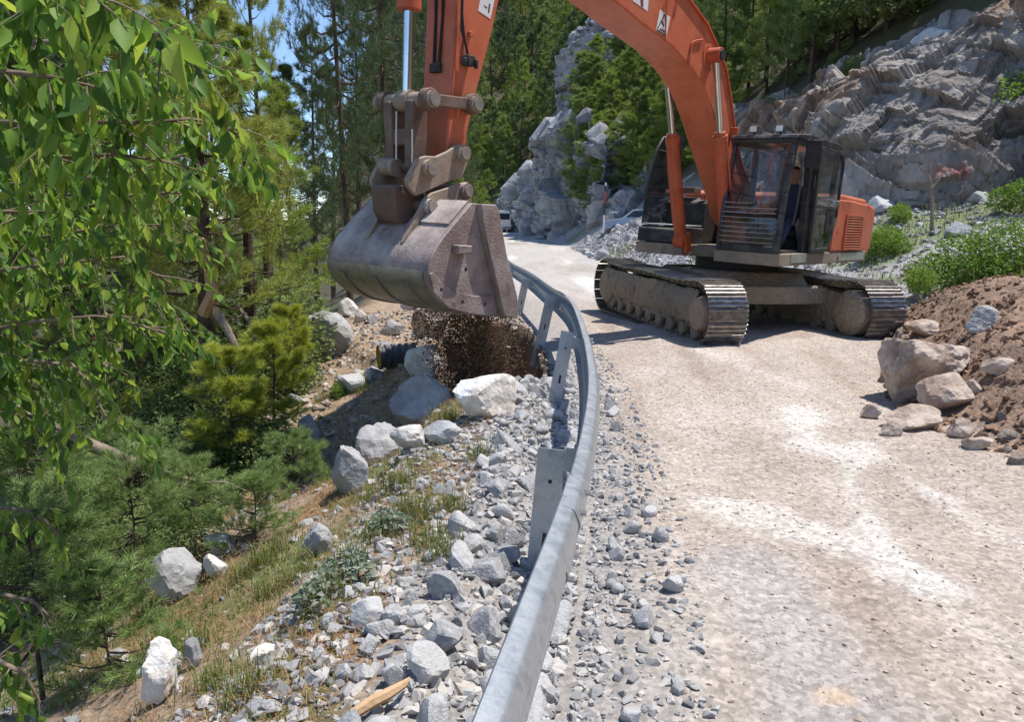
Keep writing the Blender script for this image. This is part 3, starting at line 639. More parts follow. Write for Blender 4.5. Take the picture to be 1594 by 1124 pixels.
# --- upper structure
dk = MB(); dk.box((-.95, 0, 1.23), (2.9, 2.86, .19)); dk.box((.85, .92, 1.23), (1.86, 1.04, .185)); dk.box((.65, -.98, 1.23), (.86, .92, .185)); dk.box((.55, 0, 1.23), (.6, .95, .18))
dk.build('deck', 'dusty_skirt', ex, bevel=.015)
cw = MB(); cw.prism([(-2.33, 1.16), (-2.7, 1.20), (-2.9, 1.38), (-2.94, 2.02), (-2.84, 2.15), (-2.33, 2.22)], -1.40, 1.37); cw.build('counterweight', 'orange', ex, bevel=.12, seg=4)
eh = MB(); eh.prism([(-.42, 1.33), (-.42, 2.24), (-.9, 2.30), (-2.3, 2.26), (-2.3, 1.33)], -1.40, 1.36); eh.build('engine_hood', 'orange', ex, bevel=.05, seg=3)
sp_ = MB(); sp_.prism([(-.40, 1.335), (-.40, 2.20), (-1.3, 2.20), (-2.1, 2.16), (-2.27, 2.02), (-2.29, 1.335)], 1.365, 1.44); spo = sp_.build('side_panel', 'orange', ex, bevel=.025)
q0, q1, q2, q3 = BKs([(1322, 331), (1345, 337), (1337, 383), (1318, 380)], 1.445)
uA, uB = min(q0[0], q3[0]) + .02, min(q1[0], q2[0]); uA = -1.0; uB = -1.86; zA, zB = 1.93, 1.40
gr_ = MB(); gr_.box(((uA + uB) / 2, 1.4425, (zA + zB) / 2), (abs(uA - uB), .004, zA - zB)); gro = gr_.build('grille', 'decal_faded', ex)
for i in range(12):
    z = zB + .022 + (zA - zB - .044) * i / 11
    MB().box(((uA + uB) / 2, 1.456, z), (abs(uA - uB) - .02, .02, .026), Matrix.Rotation(RAD(28), 3, 'X')).build('slat', 'orange_dirty', gro, bevel=.003)
fr_ = MB()
for a, b, c, d in ((uA + .02, zA + .018, uB - .02, zA + .018), (uA + .02, zB - .018, uB - .02, zB - .018), (uA + .018, zA + .02, uA + .018, zB - .02), (uB - .018, zA + .02, uB - .018, zB - .02)): fr_.bar((a, 1.455, b), (c, 1.455, d), .03, .03)
fr_.build('grille_frame', 'orange', gro)
MB().box((-1.55, 1.442, 1.235), (1.40, .012, .13)).build('sill_plate', 'silver', ex, bevel=.004)
MB().box((1.02, 1.447, 1.25), (.62, .014, .14)).build('step_plate', 'silver', ex, bevel=.004)
def lettering(body, u, v, z, size, m, parent, flip=False, rot=0):
    cu = bpy.data.curves.new('lettering', 'FONT'); cu.body = body; cu.size = size; cu.extrude = .0008; cu.align_x = 'CENTER'; cu.materials.append(MATS[m])
    tmp = bpy.data.objects.new('lettering', cu); COL.objects.link(tmp); bpy.context.view_layer.update()
    me = bpy.data.meshes.new_from_object(tmp.evaluated_get(bpy.context.evaluated_depsgraph_get())); bpy.data.objects.remove(tmp)
    o = bpy.data.objects.new('lettering', me); link(o, parent)
    o.matrix_local = Matrix.Translation((u, v, z)) @ Matrix(((-1, 0, 0, 0), (0, 0, 1, 0), (0, 1, 0, 0), (0, 0, 0, 1))) @ Matrix.Rotation(rot, 4, 'Z'); return o
lettering('EXXI', -1.45, 1.442, 1.345, .055, 'decal_faded', spo)
lettering('6', -.62, 1.442, 1.62, .12, 'decal_faded', spo)
# right platform, tool box, tank, handrail
tb = MB(); tb.prism([(.28, 1.335), (.28, 1.60), (.92, 1.62), (1.04, 1.56), (1.06, 1.335)], -1.44, -.56); tb.build('tool_box', 'black_paint', ex, bevel=.02)
MB().box((.64, -1.0, 1.637), (.66, .82, .02)).build('tread_mat', 'galvanised_post', ex, bevel=.006)
MB().box((1.066, -1.0, 1.26), (.012, .86, .03)).build('edge_strip', 'silver', ex)
tk = MB(); tk.prism([(-.40, 1.335), (-.40, 2.10), (-.1, 2.14), (.2, 2.05), (.25, 1.335)], -1.40, -.62); tk.build('fuel_tank', 'dark_machine', ex, bevel=.04, seg=3)
MB().box((.02, -1.05, 2.26), (.26, .34, .10)).build('filter_box', 'rust_steel', ex, bevel=.01)
MB().box((.0, -.78, 1.92), (.30, .2, .25)).build('valve_box', 'galvanised_post', ex, bevel=.01)
MB().tube([(.12, -.70, 2.10), (.12, -.70, 2.20)], .06, 14).build('filler_cap', 'orange', ex)
hp = BKs([(1000, 348), (1004, 310), (1012, 268), (1023, 232), (1033, 214), (1043, 210), (1056, 214), (1060, 235)], -1.42)
MB().tube([(u, -1.42, z) for u, z in hp] + [(hp[-1][0] - .1, -1.42, 1.4)], .02, 8).build('handrail', 'black_paint', ex)
MB().tube([(hp[3][0], -1.42, hp[3][1]), (hp[3][0] - .5, -1.42, hp[3][1] - .02), (hp[3][0] - .8, -1.42, 1.6)], .016, 8).build('handrail', 'black_paint', ex)

gp0 = hp[:6] + [(hp[5][0] - .55, hp[5][1] - .02), (hp[0][0] - .75, hp[0][1])]; mb = MB(); mb.prism(gp0, -1.416, -1.410); mb.build('guard_panel', 'guard_glass', ex, smooth=0)
# --- cab
cab = empty('cab'); cab.parent = ex
VF, VN = .44, 1.42
ft = (1.53, 2.96); fb = (1.79, 1.34)
def fu(z): t = (z - fb[1]) / (ft[1] - fb[1]); return fb[0] + (ft[0] - fb[0]) * t - .045 * math.sin(math.pi * t) * -1
fm = MB()
def frontbar(v, w, d):
    zs = [1.34, 1.6, 1.9, 2.2, 2.5, 2.75, 2.96]; pts = [(fu(z), v, z) for z in zs]
    for a, b in zip(pts[:-1], pts[1:]): fm.bar(a, b, w, d, up=(1, 0, 0))
frontbar(VF + .03, .06, .07); frontbar(VN - .035, .075, .09)
fm.bar((1.55, VF, 2.965), (1.55, VN, 2.965), .10, .08); fm.bar((1.765, VF, 1.37), (1.765, VN, 1.37), .06, .10)
fm.bar((.72, VN - .05, 1.34), (.80, VN - .05, 2.98), .10, .22, up=(1, 0, 0))                                  # wide B pillar
fm.bar((-.32, VN - .04, 1.34), (-.32, VN - .04, 2.92), .08, .08, up=(1, 0, 0)); fm.bar((-.32, VF + .04, 1.34), (-.32, VF + .04, 2.92), .08, .08, up=(1, 0, 0)); fm.bar((.7, VF + .03, 1.34), (.78, VF + .03, 2.98), .07, .09, up=(1, 0, 0))
fm.bar((1.55, VN - .04, 2.95), (-.32, VN - .04, 2.93), .08, .09); fm.bar((1.55, VF + .04, 2.95), (-.32, VF + .04, 2.93), .08, .09); fm.bar((-.32, VF, 2.2), (-.32, VN, 2.2), .07, .07); fm.bar((-.32, VF, 1.38), (-.32, VN, 1.38), .07, .1)
fm.build('cab_frame', 'black_paint', cab, bevel=.012)
MB().box((-.33, .93, 1.78), (.03, .88, .75)).build('rear_panel', 'black_paint', cab); MB().box((.2, VF + .02, 1.65), (1.0, .02, .55)).build('inner_side_panel', 'black_paint', cab)
rf = MB(); rf.prism([(1.64, 2.985), (1.60, 3.045), (1.2, 3.085), (-.2, 3.06), (-.38, 3.0), (-.38, 2.965)], VF - .03, VN + .03); ro_ = rf.build('roof', 'black_paint', cab, bevel=.025, seg=3)
for v in (.74, 1.14):
    lb = MB(); lb.box((1.53, v, 3.13), (.10, .12, .10)); lb.bar((1.53, v, 3.05), (1.53, v, 3.09), .03, .03); lo = lb.build('work_lamp', 'black_paint', ro_, bevel=.008)
    MB().box((1.584, v, 3.13), (.008, .10, .08)).build('lamp_lens', 'lens', lo)
def pane(name, pts, m, parent, t=.006):
    a, b, c, d = [Vector(p) for p in pts]; n = (b - a).cross(d - a).normalized() * t
    mb = MB(); mb.add([a, b, c, d, a + n, b + n, c + n, d + n], [(0, 1, 2, 3), (7, 6, 5, 4), (0, 4, 5, 1), (1, 5, 6, 2), (2, 6, 7, 3), (3, 7, 4, 0)]); return mb.build(name, m, parent, smooth=0)
ws = MB()
zs = [1.86, 2.1, 2.35, 2.6, 2.8, 2.925]; ws.strip([(fu(z), VF + .06, z) for z in zs], [(fu(z), VN - .07, z) for z in zs]); wo = ws.build('windshield', 'glass_front', cab, smooth=60); wo.modifiers.new('thick', 'SOLIDIFY').thickness = .006
pane('lower_windshield', [(fu(1.43), VF + .06, 1.43), (fu(1.43), VN - .07, 1.43), (fu(1.82), VN - .07, 1.82), (fu(1.82), VF + .06, 1.82)], 'glass_front', cab)
MB().bar((fu(1.84) + .004, VF + .05, 1.84), (fu(1.84) + .004, VN - .06, 1.84), .025, .035).build('window_seal', 'rubber', cab)
for i in range(9):
    z = 1.47 + i * .072; e = VN - .1 if i != 8 else VN - .5
    MB().tube([(fu(z) + .05, VF + .05, z), (fu(z) + .052, (VF + e) / 2, z - .006), (fu(z) + .05, e, z - .004)], .0045, 6).build('guard_bar', 'wire', cab)
MB().tube([(fu(1.9) + .02, VF + .2, 1.9), (fu(2.3) + .02, VF + .28, 2.3)], .008, 6).build('wiper_arm', 'rubber', cab)
for z in (2.22, 2.5): MB().tube([(fu(z) + .02, VF + .02, z), (fu(z) + .025, VF + .5, z - .09)], .006, 6).build('wiper_blade', 'rubber', cab)
# door folded back along the cab side
dr = MB(); dz0, dz1 = 1.36, 2.93; dv = VN + .05
for a, b, w in (((.66, dz0), (.72, dz1), .07), ((-.36, 1.9), (-.40, 2.78), .055), ((.70, dz1), (-.24, 2.91), .055), ((-.24, 2.91), (-.40, 2.78), .05), ((.66, dz0), (-.10, dz0 + .02), .06), ((-.10, dz0 + .02), (-.36, 1.9), .05), ((.68, 2.06), (-.36, 2.04), .05)):
    dr.bar((a[0], dv, a[1]), (b[0], dv, b[1]), w, .045, up=(0, 1, 0))
do = dr.build('door', 'black_paint', cab, bevel=.008)
mb = MB(); mb.prism([(.68, 2.08), (-.34, 2.06), (-.38, 2.76), (-.24, 2.88), (.71, 2.90)], dv - .004, dv + .004); mb.build('door_window', 'glass_side', do, smooth=0)
mb = MB(); mb.prism([(.65, 1.40), (-.08, 1.40), (-.33, 1.9), (-.34, 2.03), (.67, 2.03)], dv - .004, dv + .004); mb.build('door_lower_panel', 'glass_dirty', do, smooth=0)
MB().box((-.05, dv + .012, 1.85), (.34, .012, .34)).build('torn_cover', 'dark_machine', do)
MB().tube([(-.05, dv + .02, 2.08), (-.08, dv + .07, 2.16), (-.22, dv + .07, 2.16), (-.25, dv + .02, 2.08)], .012, 8).build('door_handle', 'silver', do)
MB().tube([(1.45, VN + .03, 1.75), (1.50, VN + .08, 2.0), (1.43, VN + .08, 2.5), (1.38, VN + .03, 2.7)], .017, 8).build('grab_rail', 'black_paint', cab)
ma_ = MB(); ma_.tube([(1.5, VN, 2.98), (1.52, VN + .14, 3.02), (1.46, VN + .2, 2.95)], .014, 8); mro = ma_.build('mirror_arm', 'black_paint', cab)
mb = MB(); mb.box((1.42, VN + .2, 2.78), (.05, .22, .40), Matrix.Rotation(RAD(20), 3, 'Z')); mb.build('mirror', 'rubber', mro, bevel=.03, seg=3)
mb = MB(); mb.box((1.388, VN + .192, 2.78), (.006, .17, .34), Matrix.Rotation(RAD(20), 3, 'Z')); mb.build('mirror_glass', 'chrome', mro)
# interior
MB().box((.4, .93, 1.345), (2.2, .86, .03)).build('cab_floor', 'dark_machine', cab)
st = MB(); st.box((.28, .93, 1.62), (.50, .50, .14)); st.box((.2, .93, 1.44), (.4, .4, .2)); seo = st.build('seat', 'seat_fabric', cab, bevel=.04, seg=3)
MB().box((-.02, .93, 2.02), (.13, .48, .72), Matrix.Rotation(RAD(-8), 3, 'Y')).build('seat_back', 'seat_fabric', seo, bevel=.05, seg=3)
for v in (.60, 1.27):
    co = MB(); co.prism([(.1, 1.5), (.1, 1.86), (.62, 1.86), (.72, 1.76), (.55, 1.5)], v - .07, v + .07); coo = co.build('console', 'grey_plastic', cab, bevel=.02)
    MB().tube([(.62, v, 1.84), (.62, v, 1.93), (.64, v, 1.98)], [.05, .03, .015], 10).build('lever_boot', 'rubber', coo)
    MB().tube([(.64, v, 1.96), (.66, v, 2.10)], [.014, .022], 10).build('lever_grip', 'rubber', coo)
for v in (.84, 1.0): MB().tube([(1.3, v, 1.36), (1.28, v, 1.75), (1.24, v, 1.95)], .012, 8).build('travel_lever', 'rubber', cab)

# --- boom
BW = .29
belly = [(.62, 1.82), (.85, 2.10), (1.12, 2.40), (1.42, 2.72), (1.72, 3.02), (2.03, 3.34), (2.38, 3.63), (2.78, 3.83), (3.4, 4.02), (4.15, 4.14), (4.92, 4.29), (5.8, 4.45), (6.45, 4.56)]
outer = BKs([(1144, 213), (1141, 187), (1136, 149), (1129, 107), (1116, 72), (1100, 37), (1073, 0)], BW)
topl = [(.12, 2.02), (.6, 2.42), (.95, 2.72)] + outer + [(3.7, 4.86), (4.6, 4.98), (5.6, 4.98), (6.5, 4.92), (6.85, 4.82)]
poly = [(.10, 1.74), (.35, 1.66)] + belly + [(6.8, 4.58)] + topl[::-1]
bm_ = MB(); bm_.prism(poly, -BW, BW); boom = bm_.build('boom', 'orange', ex, bevel=.018, seg=2, smooth=25)
# flanges standing proud along the top edge, welded seams, foot
edge = MB()
for a, b in zip(topl[:-1], topl[1:]): edge.bar((a[0], BW + .012, a[1]), (b[0], BW + .012, b[1]), .024, .035, up=(0, 1, 0)); edge.bar((a[0], -BW - .012, a[1]), (b[0], -BW - .012, b[1]), .024, .035, up=(0, 1, 0))
edge.build('flange', 'orange_dirty', boom)
pin(.25, 1.86, -.42, .42, .12, 20).build('boom_foot_pin', 'rust_steel', boom)
bp_near = BK(1110, 83, .42); bp_u, bp_z = bp_near[0] - .12, bp_near[1]
bo_ = pin(bp_u, bp_z, -.42, .42, .09, 20); bo_.build('cylinder_pin', 'orange_dirty', boom)
for sgn in (-1, 1):
    MB().tube([(bp_u, sgn * BW, bp_z), (bp_u, sgn * (BW + .012), bp_z)], .17, 24).build('pin_boss', 'orange', boom)
    base = (1.38, sgn * .40, 1.40); tp = (bp_u, sgn * .40, bp_z); d = Vector(tp) - Vector(base); gl = d.normalized()
    g = Vector(base) + d * .60
    cyl = MB(); cyl.tube([Vector(base), g], .098, 20); cyl.tube([g - gl * .10, g + gl * .0], .112, 20); cyl.tube([g, g + gl * .05], .085, 20); cyl.tube([Vector(base) - Vector((0, .09, 0)), Vector(base) + Vector((0, .09, 0))], .12, 18); co = cyl.build('boom_cylinder', 'orange_dirty', ex)
    MB().tube([g + gl * .04, Vector(tp)], .052, 20).build('piston_rod', 'chrome', co)
    e = MB(); e.tube([(tp[0], sgn * .31, tp[2]), (tp[0], sgn * .50, tp[2])], .105, 20); e.build('rod_eye', 'orange_dirty', co); MB().tube([(tp[0], sgn * .50, tp[2]), (tp[0], sgn * .525, tp[2])], .075, 16).build('end_cap', 'dark_machine', co)
    MB().tube([g - gl * .12 + Vector((.0, sgn * .1, 0)), g - gl * .6 + Vector((0, sgn * .12, 0)), Vector(base) + gl * .25 + Vector((0, sgn * .11, 0))], .018, 8).build('oil_pipe', 'orange_dirty', co)
    MB().bar((1.30, sgn * .30, 1.22), (1.40, sgn * .30, 1.52), .06, .16, up=(1, 0, 0)).build('cylinder_bracket', 'orange_dirty', ex)
# decals on the boom and hoses
def decal(name, pxs, v, m, parent, lift=.003):
    q = BKs(pxs, v); mb = MB(); mb.prism(q, v + lift - .0015, v + lift); return mb.build(name, m, parent, smooth=0)
dc = decal('warning_decal', [(1027, 14), (1043, 26), (1037, 57), (1021, 46)], BW, 'decal_white', boom)
tri = BKs([(1034.5, 21), (1022.5, 45.5), (1036.5, 55)], BW); tm = MB()
for a, b in zip(tri, tri[1:] + tri[:1]): tm.bar((a[0], BW + .004, a[1]), (b[0], BW + .004, b[1]), .016, .002, up=(0, 1, 0))
tm.build('triangle', 'decal_dark', dc)
sy = MB(); c = BK(1032, 37, BW); sy.bar((c[0] + .05, BW + .004, c[1] + .03), (c[0] - .02, BW + .004, c[1] - .02), .03, .002, up=(0, 1, 0)); c2 = BK(1031, 46, BW); sy.bar((c2[0] + .07, BW + .004, c2[1]), (c2[0] - .06, BW + .004, c2[1] - .01), .02, .002, up=(0, 1, 0)); sy.build('symbol', 'decal_dark', dc)
dc2 = decal('name_plate', [(984, -14), (985, 1), (1008, 17), (1010, -8)], BW, 'decal_white', boom)
decal('print_band', [(996, -10), (997, 8), (1001, 11), (1001, -8)], BW, 'decal_faded', dc2, .005)
for pts in ([(1036, -5), (1035, 20), (1033, 65)], [(1052, 0), (1050, 15), (1047, 29)]):
    q = BKs(pts, BW); MB().tube([(u, BW + .02, z) for u, z in q], .010, 8).build('grease_line', 'orange_dirty', boom)
q = BKs([(1070, 108), (1075, 66), (1080, 63), (1092, 61)], BW); MB().tube([(u, BW + .018, z) for u, z in q], .011, 8).build('grease_line', 'orange_dirty', boom)
for pts in ([(1138, 198), (1136, 218), (1130, 222)],):
    q = BKs(pts, BW); mb = MB(); mb.bar((q[0][0], BW + .06, q[0][1]), (q[1][0], BW + .06, q[1][1]), .05, .12, up=(0, 1, 0)); mb.build('bracket', 'orange_dirty', boom, bevel=.01)
for k in (-1, 1):
    MB().tube([(.5, k * .1, 2.5), (1.35, k * .1, 3.55), (2.0, k * .1, 4.3), (2.6, k * .1, 4.68), (3.6, k * .1, 4.98), (5.0, k * .1, 5.1)], .022, 8).build('hose', 'rubber', boom)
ac = MB(); ac.tube([(3.6, 0, 5.18), (5.3, 0, 5.48)], .11, 20); aco = ac.build('arm_cylinder', 'orange_dirty', ex); MB().tube([(5.3, 0, 5.48), (6.72, 0, 5.62)], .055, 16).build('piston_rod', 'chrome', aco)
MB().bar((3.6, 0, 4.8), (3.6, 0, 5.2), .3, .22, up=(1, 0, 0)).build('cylinder_mount', 'orange', boom)

# --- arm
AW = .20
rgt_ = BKs([(777, 0), (767, 45), (751, 107), (740, 149), (727, 208)], AW); lft_ = BKs([(709, 0), (704, 107), (700, 171), (697, 213)], AW)
poly = [(lft_[-1][0], 2.28)] + lft_[::-1] + [(lft_[0][0] - .02, 4.3), (7.22, 5.1), (6.95, 5.72), (6.62, 5.72), (6.38, 5.1), (6.36, 4.6), (6.55, 4.25)] + rgt_ + [(7.17, 2.30), (7.22, 2.20), (7.36, 2.19)]
am = MB(); am.prism(poly, -AW, AW); arm = am.build('arm', 'orange', ex, bevel=.014, smooth=25)
MB().tube([(6.72, -.33, 4.75), (6.72, .33, 4.75)], .13, 20).build('arm_pivot_pin', 'rust_steel', arm)
# rear plate of the arm, welded slightly proud, with its light edge
mb = MB()
pr = BKs([(709, -4), (704, 107), (701, 150)], AW)
for a, b in zip(pr[:-1], pr[1:]): mb.bar((a[0] - .015, AW + .008, a[1]), (b[0] - .015, AW + .008, b[1]), .02, .018, up=(0, 1, 0))
mb.build('weld_seam', 'orange_dirty', arm)
ds = decal('warning_decal', [(749, -14), (744, 16), (763, 29), (772, -12)], AW, 'decal_white', arm)
for a, b, w in (((753, 8), (758, 12), .012), ((762, 5), (760, 19), .02)):
    c0, c1 = BK(*a, AW), BK(*b, AW); MB().bar((c0[0], AW + .004, c0[1]), (c1[0], AW + .004, c1[1]), w, .002, up=(0, 1, 0)).build('symbol', 'decal_dark', ds)
q = BKs([(720, -12), (719, 20), (720, 45), (724, 66), (729, 86)], AW + .05); MB().tube([(u, AW + .05, z) for u, z in q], [.014, .014, .022, .012, .012], 8).build('hose', 'rubber', arm)
c = BK(730, 94, AW + .05); cl = MB(); cl.box((c[0], AW + .045, c[1]), (.10, .09, .10)); cl.tube([(c[0] - .05, AW + .1, c[1] + .02), (c[0] - .05, AW + .1, c[1] - .07)], .022, 8); cl.tube([(c[0] + .06, AW + .05, c[1] + .02), (c[0] + .06, AW + .05, c[1] - .06)], .03, 8); cl.build('hose_coupling', 'dark_machine', arm, bevel=.01)
c = BK(731, 53, AW + .01); MB().box((c[0], AW + .02, c[1]), (.05, .04, .05)).build('lug', 'orange', arm, bevel=.006)
c = BK(722, 76, AW + .01); MB().bar((c[0], AW + .012, c[1] + .1), (c[0], AW + .012, c[1] - .1), .025, .02, up=(0, 1, 0)).build('lug', 'orange', arm, bevel=.004)
for k in (-.07, .05):
    MB().tube([(7.40, k, 5.0), (7.42, k, 4.2), (7.405, k * .8, 3.6), (7.43, k * .6, 3.15)], .016, 8).build('hose', 'rubber', arm)
MB().box((7.43, -.01, 3.12), (.06, .14, .09)).build('hose_clamp', 'dark_machine', arm, bevel=.01)
# --- bucket cylinder and linkage
lp = BK(652, 155, .30); ap = BK(735, 162, .30); kp = BK(668, 262, .30); npn = BK(720, 238, .30)
lpu, lpz = lp[0] - .12, lp[1] + .02
bc = MB(); bc.tube([(7.58, 0, 5.4), (lpu - .0, 0, 3.62)], .10, 20); bc.tube([(lpu, 0, 3.74), (lpu, 0, 3.58)], .118, 20); bco = bc.build('bucket_cylinder', 'orange_dirty', ex)
MB().tube([(lpu, 0, 3.6), (lpu, 0, lpz)], .046, 20).build('piston_rod', 'chrome', bco); MB().tube([(lpu, -.08, lpz), (lpu, .08, lpz)], .10, 18).build('rod_eye', 'coupler_steel', bco)
for sgn in (-1, 1):
    v = sgn * .30; lk = MB(); lk.bar((lpu, v, lpz), (ap[0], v, ap[1]), .05, .11, up=(0, 0, 1)); lk.tube([(lpu, v - .045, lpz), (lpu, v + .045, lpz)], .105, 20); lk.tube([(ap[0], v - .05, ap[1]), (ap[0], v + .05, ap[1])], .10, 20)
    lo = lk.build('side_link', 'rust_steel', ex, bevel=.008)
    for c in ((lpu, lpz), ap):
        MB().tube([(c[0], v + sgn * .045, c[1]), (c[0], v + sgn * .10, c[1])], .062, 16).build('pin_head', 'bolt_steel', lo); MB().tube([(c[0], v + sgn * .03, c[1]), (c[0], v + sgn * .075, c[1])], .082, 16).build('collar', 'coupler_steel', lo)
pin(lpu, lpz, -.42, .30, .075, 18).build('link_pin', 'coupler_steel', ex); pin(ap[0], ap[1], -.3, .3, .06, 16).build('link_pin', 'rust_steel', ex)
hl = MB()
for v in (-.19, .13): hl.bar((lpu, v, lpz), (kp[0] + .0, v * .8, kp[1]), .11, .20, up=(1, 0, 0))
hl.bar((lpu, -.22, lpz - .34), (lpu, .16, lpz - .34), .12, .16); hlo = hl.build('power_link', 'rust_steel', ex, bevel=.02)
for v, dz in ((-.02, .12), (.21, -.05)): MB().tube([(lpu + .1, v, kp[1] + .05 + dz * .2), (lpu + .11, v, kp[1] + .40 + dz)], .008, 6).build('grease_line', 'silver', hlo)
MB().tube([(kp[0] + .09, -.26, kp[1] - .0), (kp[0] + .09, -.05, kp[1])], .09, 18).build('link_boss', 'coupler_steel', hlo)
# --- quick coupler
cq = BKs([(715, 224), (726, 230), (731, 245), (726, 262), (719, 278), (705, 280), (680, 291), (648, 305), (635, 291), (633, 280), (642, 262), (651, 246), (664, 242), (680, 243), (697, 235), (708, 227)], .28)
cp = MB(); cp.prism(cq, .23, .28); cp.prism(cq, -.28, -.23); cb2 = BKs([(594, 288), (622, 286), (642, 292), (644, 326), (632, 346), (606, 346), (597, 330)], -.06)
cpo = cp.build('quick_coupler', 'coupler_steel', ex, bevel=.012); MB().prism(cb2, -.225, .12).build('coupler_body', 'rust_steel', cpo, bevel=.015)
for c in (npn, kp):
    for sgn in (-1, 1):
        MB().tube([(c[0], sgn * .28, c[1]), (c[0], sgn * .335, c[1])], .085, 20).build('collar', 'coupler_steel', cpo); MB().tube([(c[0], sgn * .30, c[1]), (c[0], sgn * .36, c[1])], .062, 18).build('pin_head', 'bolt_steel', cpo)
pin(npn[0], npn[1], -.28, .28, .055).build('pin', 'rust_steel', cpo); pin(kp[0], kp[1], -.28, .28, .055).build('pin', 'rust_steel', cpo)
# --- bucket
VB = .74
side = BKs([(735, 316), (763, 319), (767, 327), (779, 393), (796, 460), (798, 487), (796, 494), (767, 492), (732, 489), (697, 480), (673, 455), (665, 433), (668, 407), (684, 377), (708, 348)], VB)
bkt = empty('bucket'); bkt.parent = ex
back = side[6:] + [side[0]]            # lip -> bottom -> back -> top
def inset(poly, d):
    c = np.mean(np.array(side), 0); return [tuple(np.array(p) + (c - np.array(p)) / np.linalg.norm(c - np.array(p)) * d) for p in poly]
def smooth_poly(p, n=3):
    p = [np.array(q) for q in p]
    for _ in range(n):
        o = [p[0]]
        for a, b in zip(p[:-1], p[1:]): o += [a * .75 + b * .25, a * .25 + b * .75]
        p = o + [p[-1]]
    return [tuple(q) for q in p]
bs = smooth_poly(back, 2); bi = inset(bs, .035)
sh = MB(); sh.prism(bs + bi[::-1], -VB + .001, VB - .031); sh.build('back_sheet', 'bucket_steel', bkt, smooth=40)
wi = [p for p in bs if p[1] < BK(668, 412, VB)[1] or False]; cut = int(len(bs) * .62)
w0 = bs[2:cut]; wo_ = inset(w0, -.016)
for k in range(1):
    we = MB(); we.prism(wo_ + w0[::-1], -VB - .005, VB - .06); we.build('bottom_wear_plate', 'wear_steel', bkt, smooth=40)
for v in (-.52, -.02, .42):
    for fct in (0,):
        ws_ = inset(bs[4:cut - 3], -.017); wt = inset(bs[4:cut - 3], -.032); mb = MB(); mb.prism(wt + ws_[::-1], v - .05, v + .05); mb.build('wear_strip', 'wear_steel', bkt, smooth=40)
tp0 = inset(bs[-7:], -.001); tp1 = inset(bs[-7:], -.022); mb = MB(); mb.prism(tp1 + tp0[::-1], .30, VB - .05); mb.build('top_plate', 'bucket_steel', bkt)
spoly = smooth_poly(back, 2) + side[1:6]
for sgn in (-1, 1):
    mb = MB(); mb.prism(spoly, sgn * (VB - .03), sgn * VB); mb.build('side_plate', 'bucket_steel', bkt, bevel=.006)
    cut_e = BKs([(741, 317), (763, 318), (768, 327), (780, 393), (797, 460), (799, 488), (797, 495), (777, 490), (763, 430), (752, 385), (743, 340)], VB)
    mb = MB(); mb.prism(cut_e, sgn * (VB + .001), sgn * (VB + .075)); mb.build('side_cutter', 'bucket_steel', bkt, bevel=.008)
    wp = BKs([(667, 426), (672, 424), (682, 437), (697, 448), (715, 456), (735, 460), (765, 461), (772, 489), (767, 491), (732, 488), (697, 479), (674, 455)], VB)
    mb = MB(); mb.prism(wp, sgn * (VB + .001), sgn * (VB + .018)); wpo = mb.build('heel_plate', 'wear_steel' if sgn < 0 else 'bucket_steel', bkt, bevel=.004)
    for a in ((685, 450), (718, 469), (753, 473)):
        c = BK(*a, VB); MB().tube([(c[0], sgn * (VB + .0175), c[1]), (c[0], sgn * (VB + .0195), c[1])], .018, 12).build('bolt_hole', 'dark_machine', wpo)
    c = BK(725, 419, VB); MB().tube([(c[0], sgn * VB, c[1]), (c[0], sgn * (VB + .002), c[1])], .018, 12).build('bolt_hole', 'dark_machine', bkt)
    c = BK(714, 389, VB); mb = MB(); mb.prism([(c[0] + .09, c[1] + .05), (c[0] - .09, c[1] + .045), (c[0] - .09, c[1] - .02), (c[0] + .09, c[1] - .03)], sgn * VB, sgn * (VB + .09)); mb.build('lifting_lug', 'bucket_steel', bkt, bevel=.008)
lipu, lipz = side[6]
mb = MB(); mb.prism([(lipu - .04, lipz - .005), (lipu + .26, lipz + .03), (lipu + .26, lipz + .07), (lipu - .04, lipz + .02)], -VB - .01, VB + .01); mb.build('cutting_edge', 'wear_steel', bkt)
earp = BKs([(727, 283), (712, 286), (690, 294), (671, 300), (660, 311), (653, 327), (640, 350), (626, 378), (650, 390), (690, 372), (720, 330), (733, 316), (733, 292)], .28)
for sgn in (-1, 1):
    mb = MB(); mb.prism(earp, sgn * .24, sgn * .29); eo = mb.build('ear', 'coupler_steel', bkt, bevel=.01)
    for a in ((722, 297), (666, 322)):
        c = BK(*a, .28); MB().tube([(c[0], sgn * .29, c[1]), (c[0], sgn * .34, c[1])], .080, 18).build('collar', 'bucket_steel', eo); MB().tube([(c[0], sgn * .3, c[1]), (c[0], sgn * .365, c[1])], .055, 18).build('pin_head', 'bolt_steel', eo)
for a in ((722, 297), (666, 322)):
    c = BK(*a, .28); pin(c[0], c[1], -.29, .29, .055).build('ear_pin', 'rust_steel', bkt)
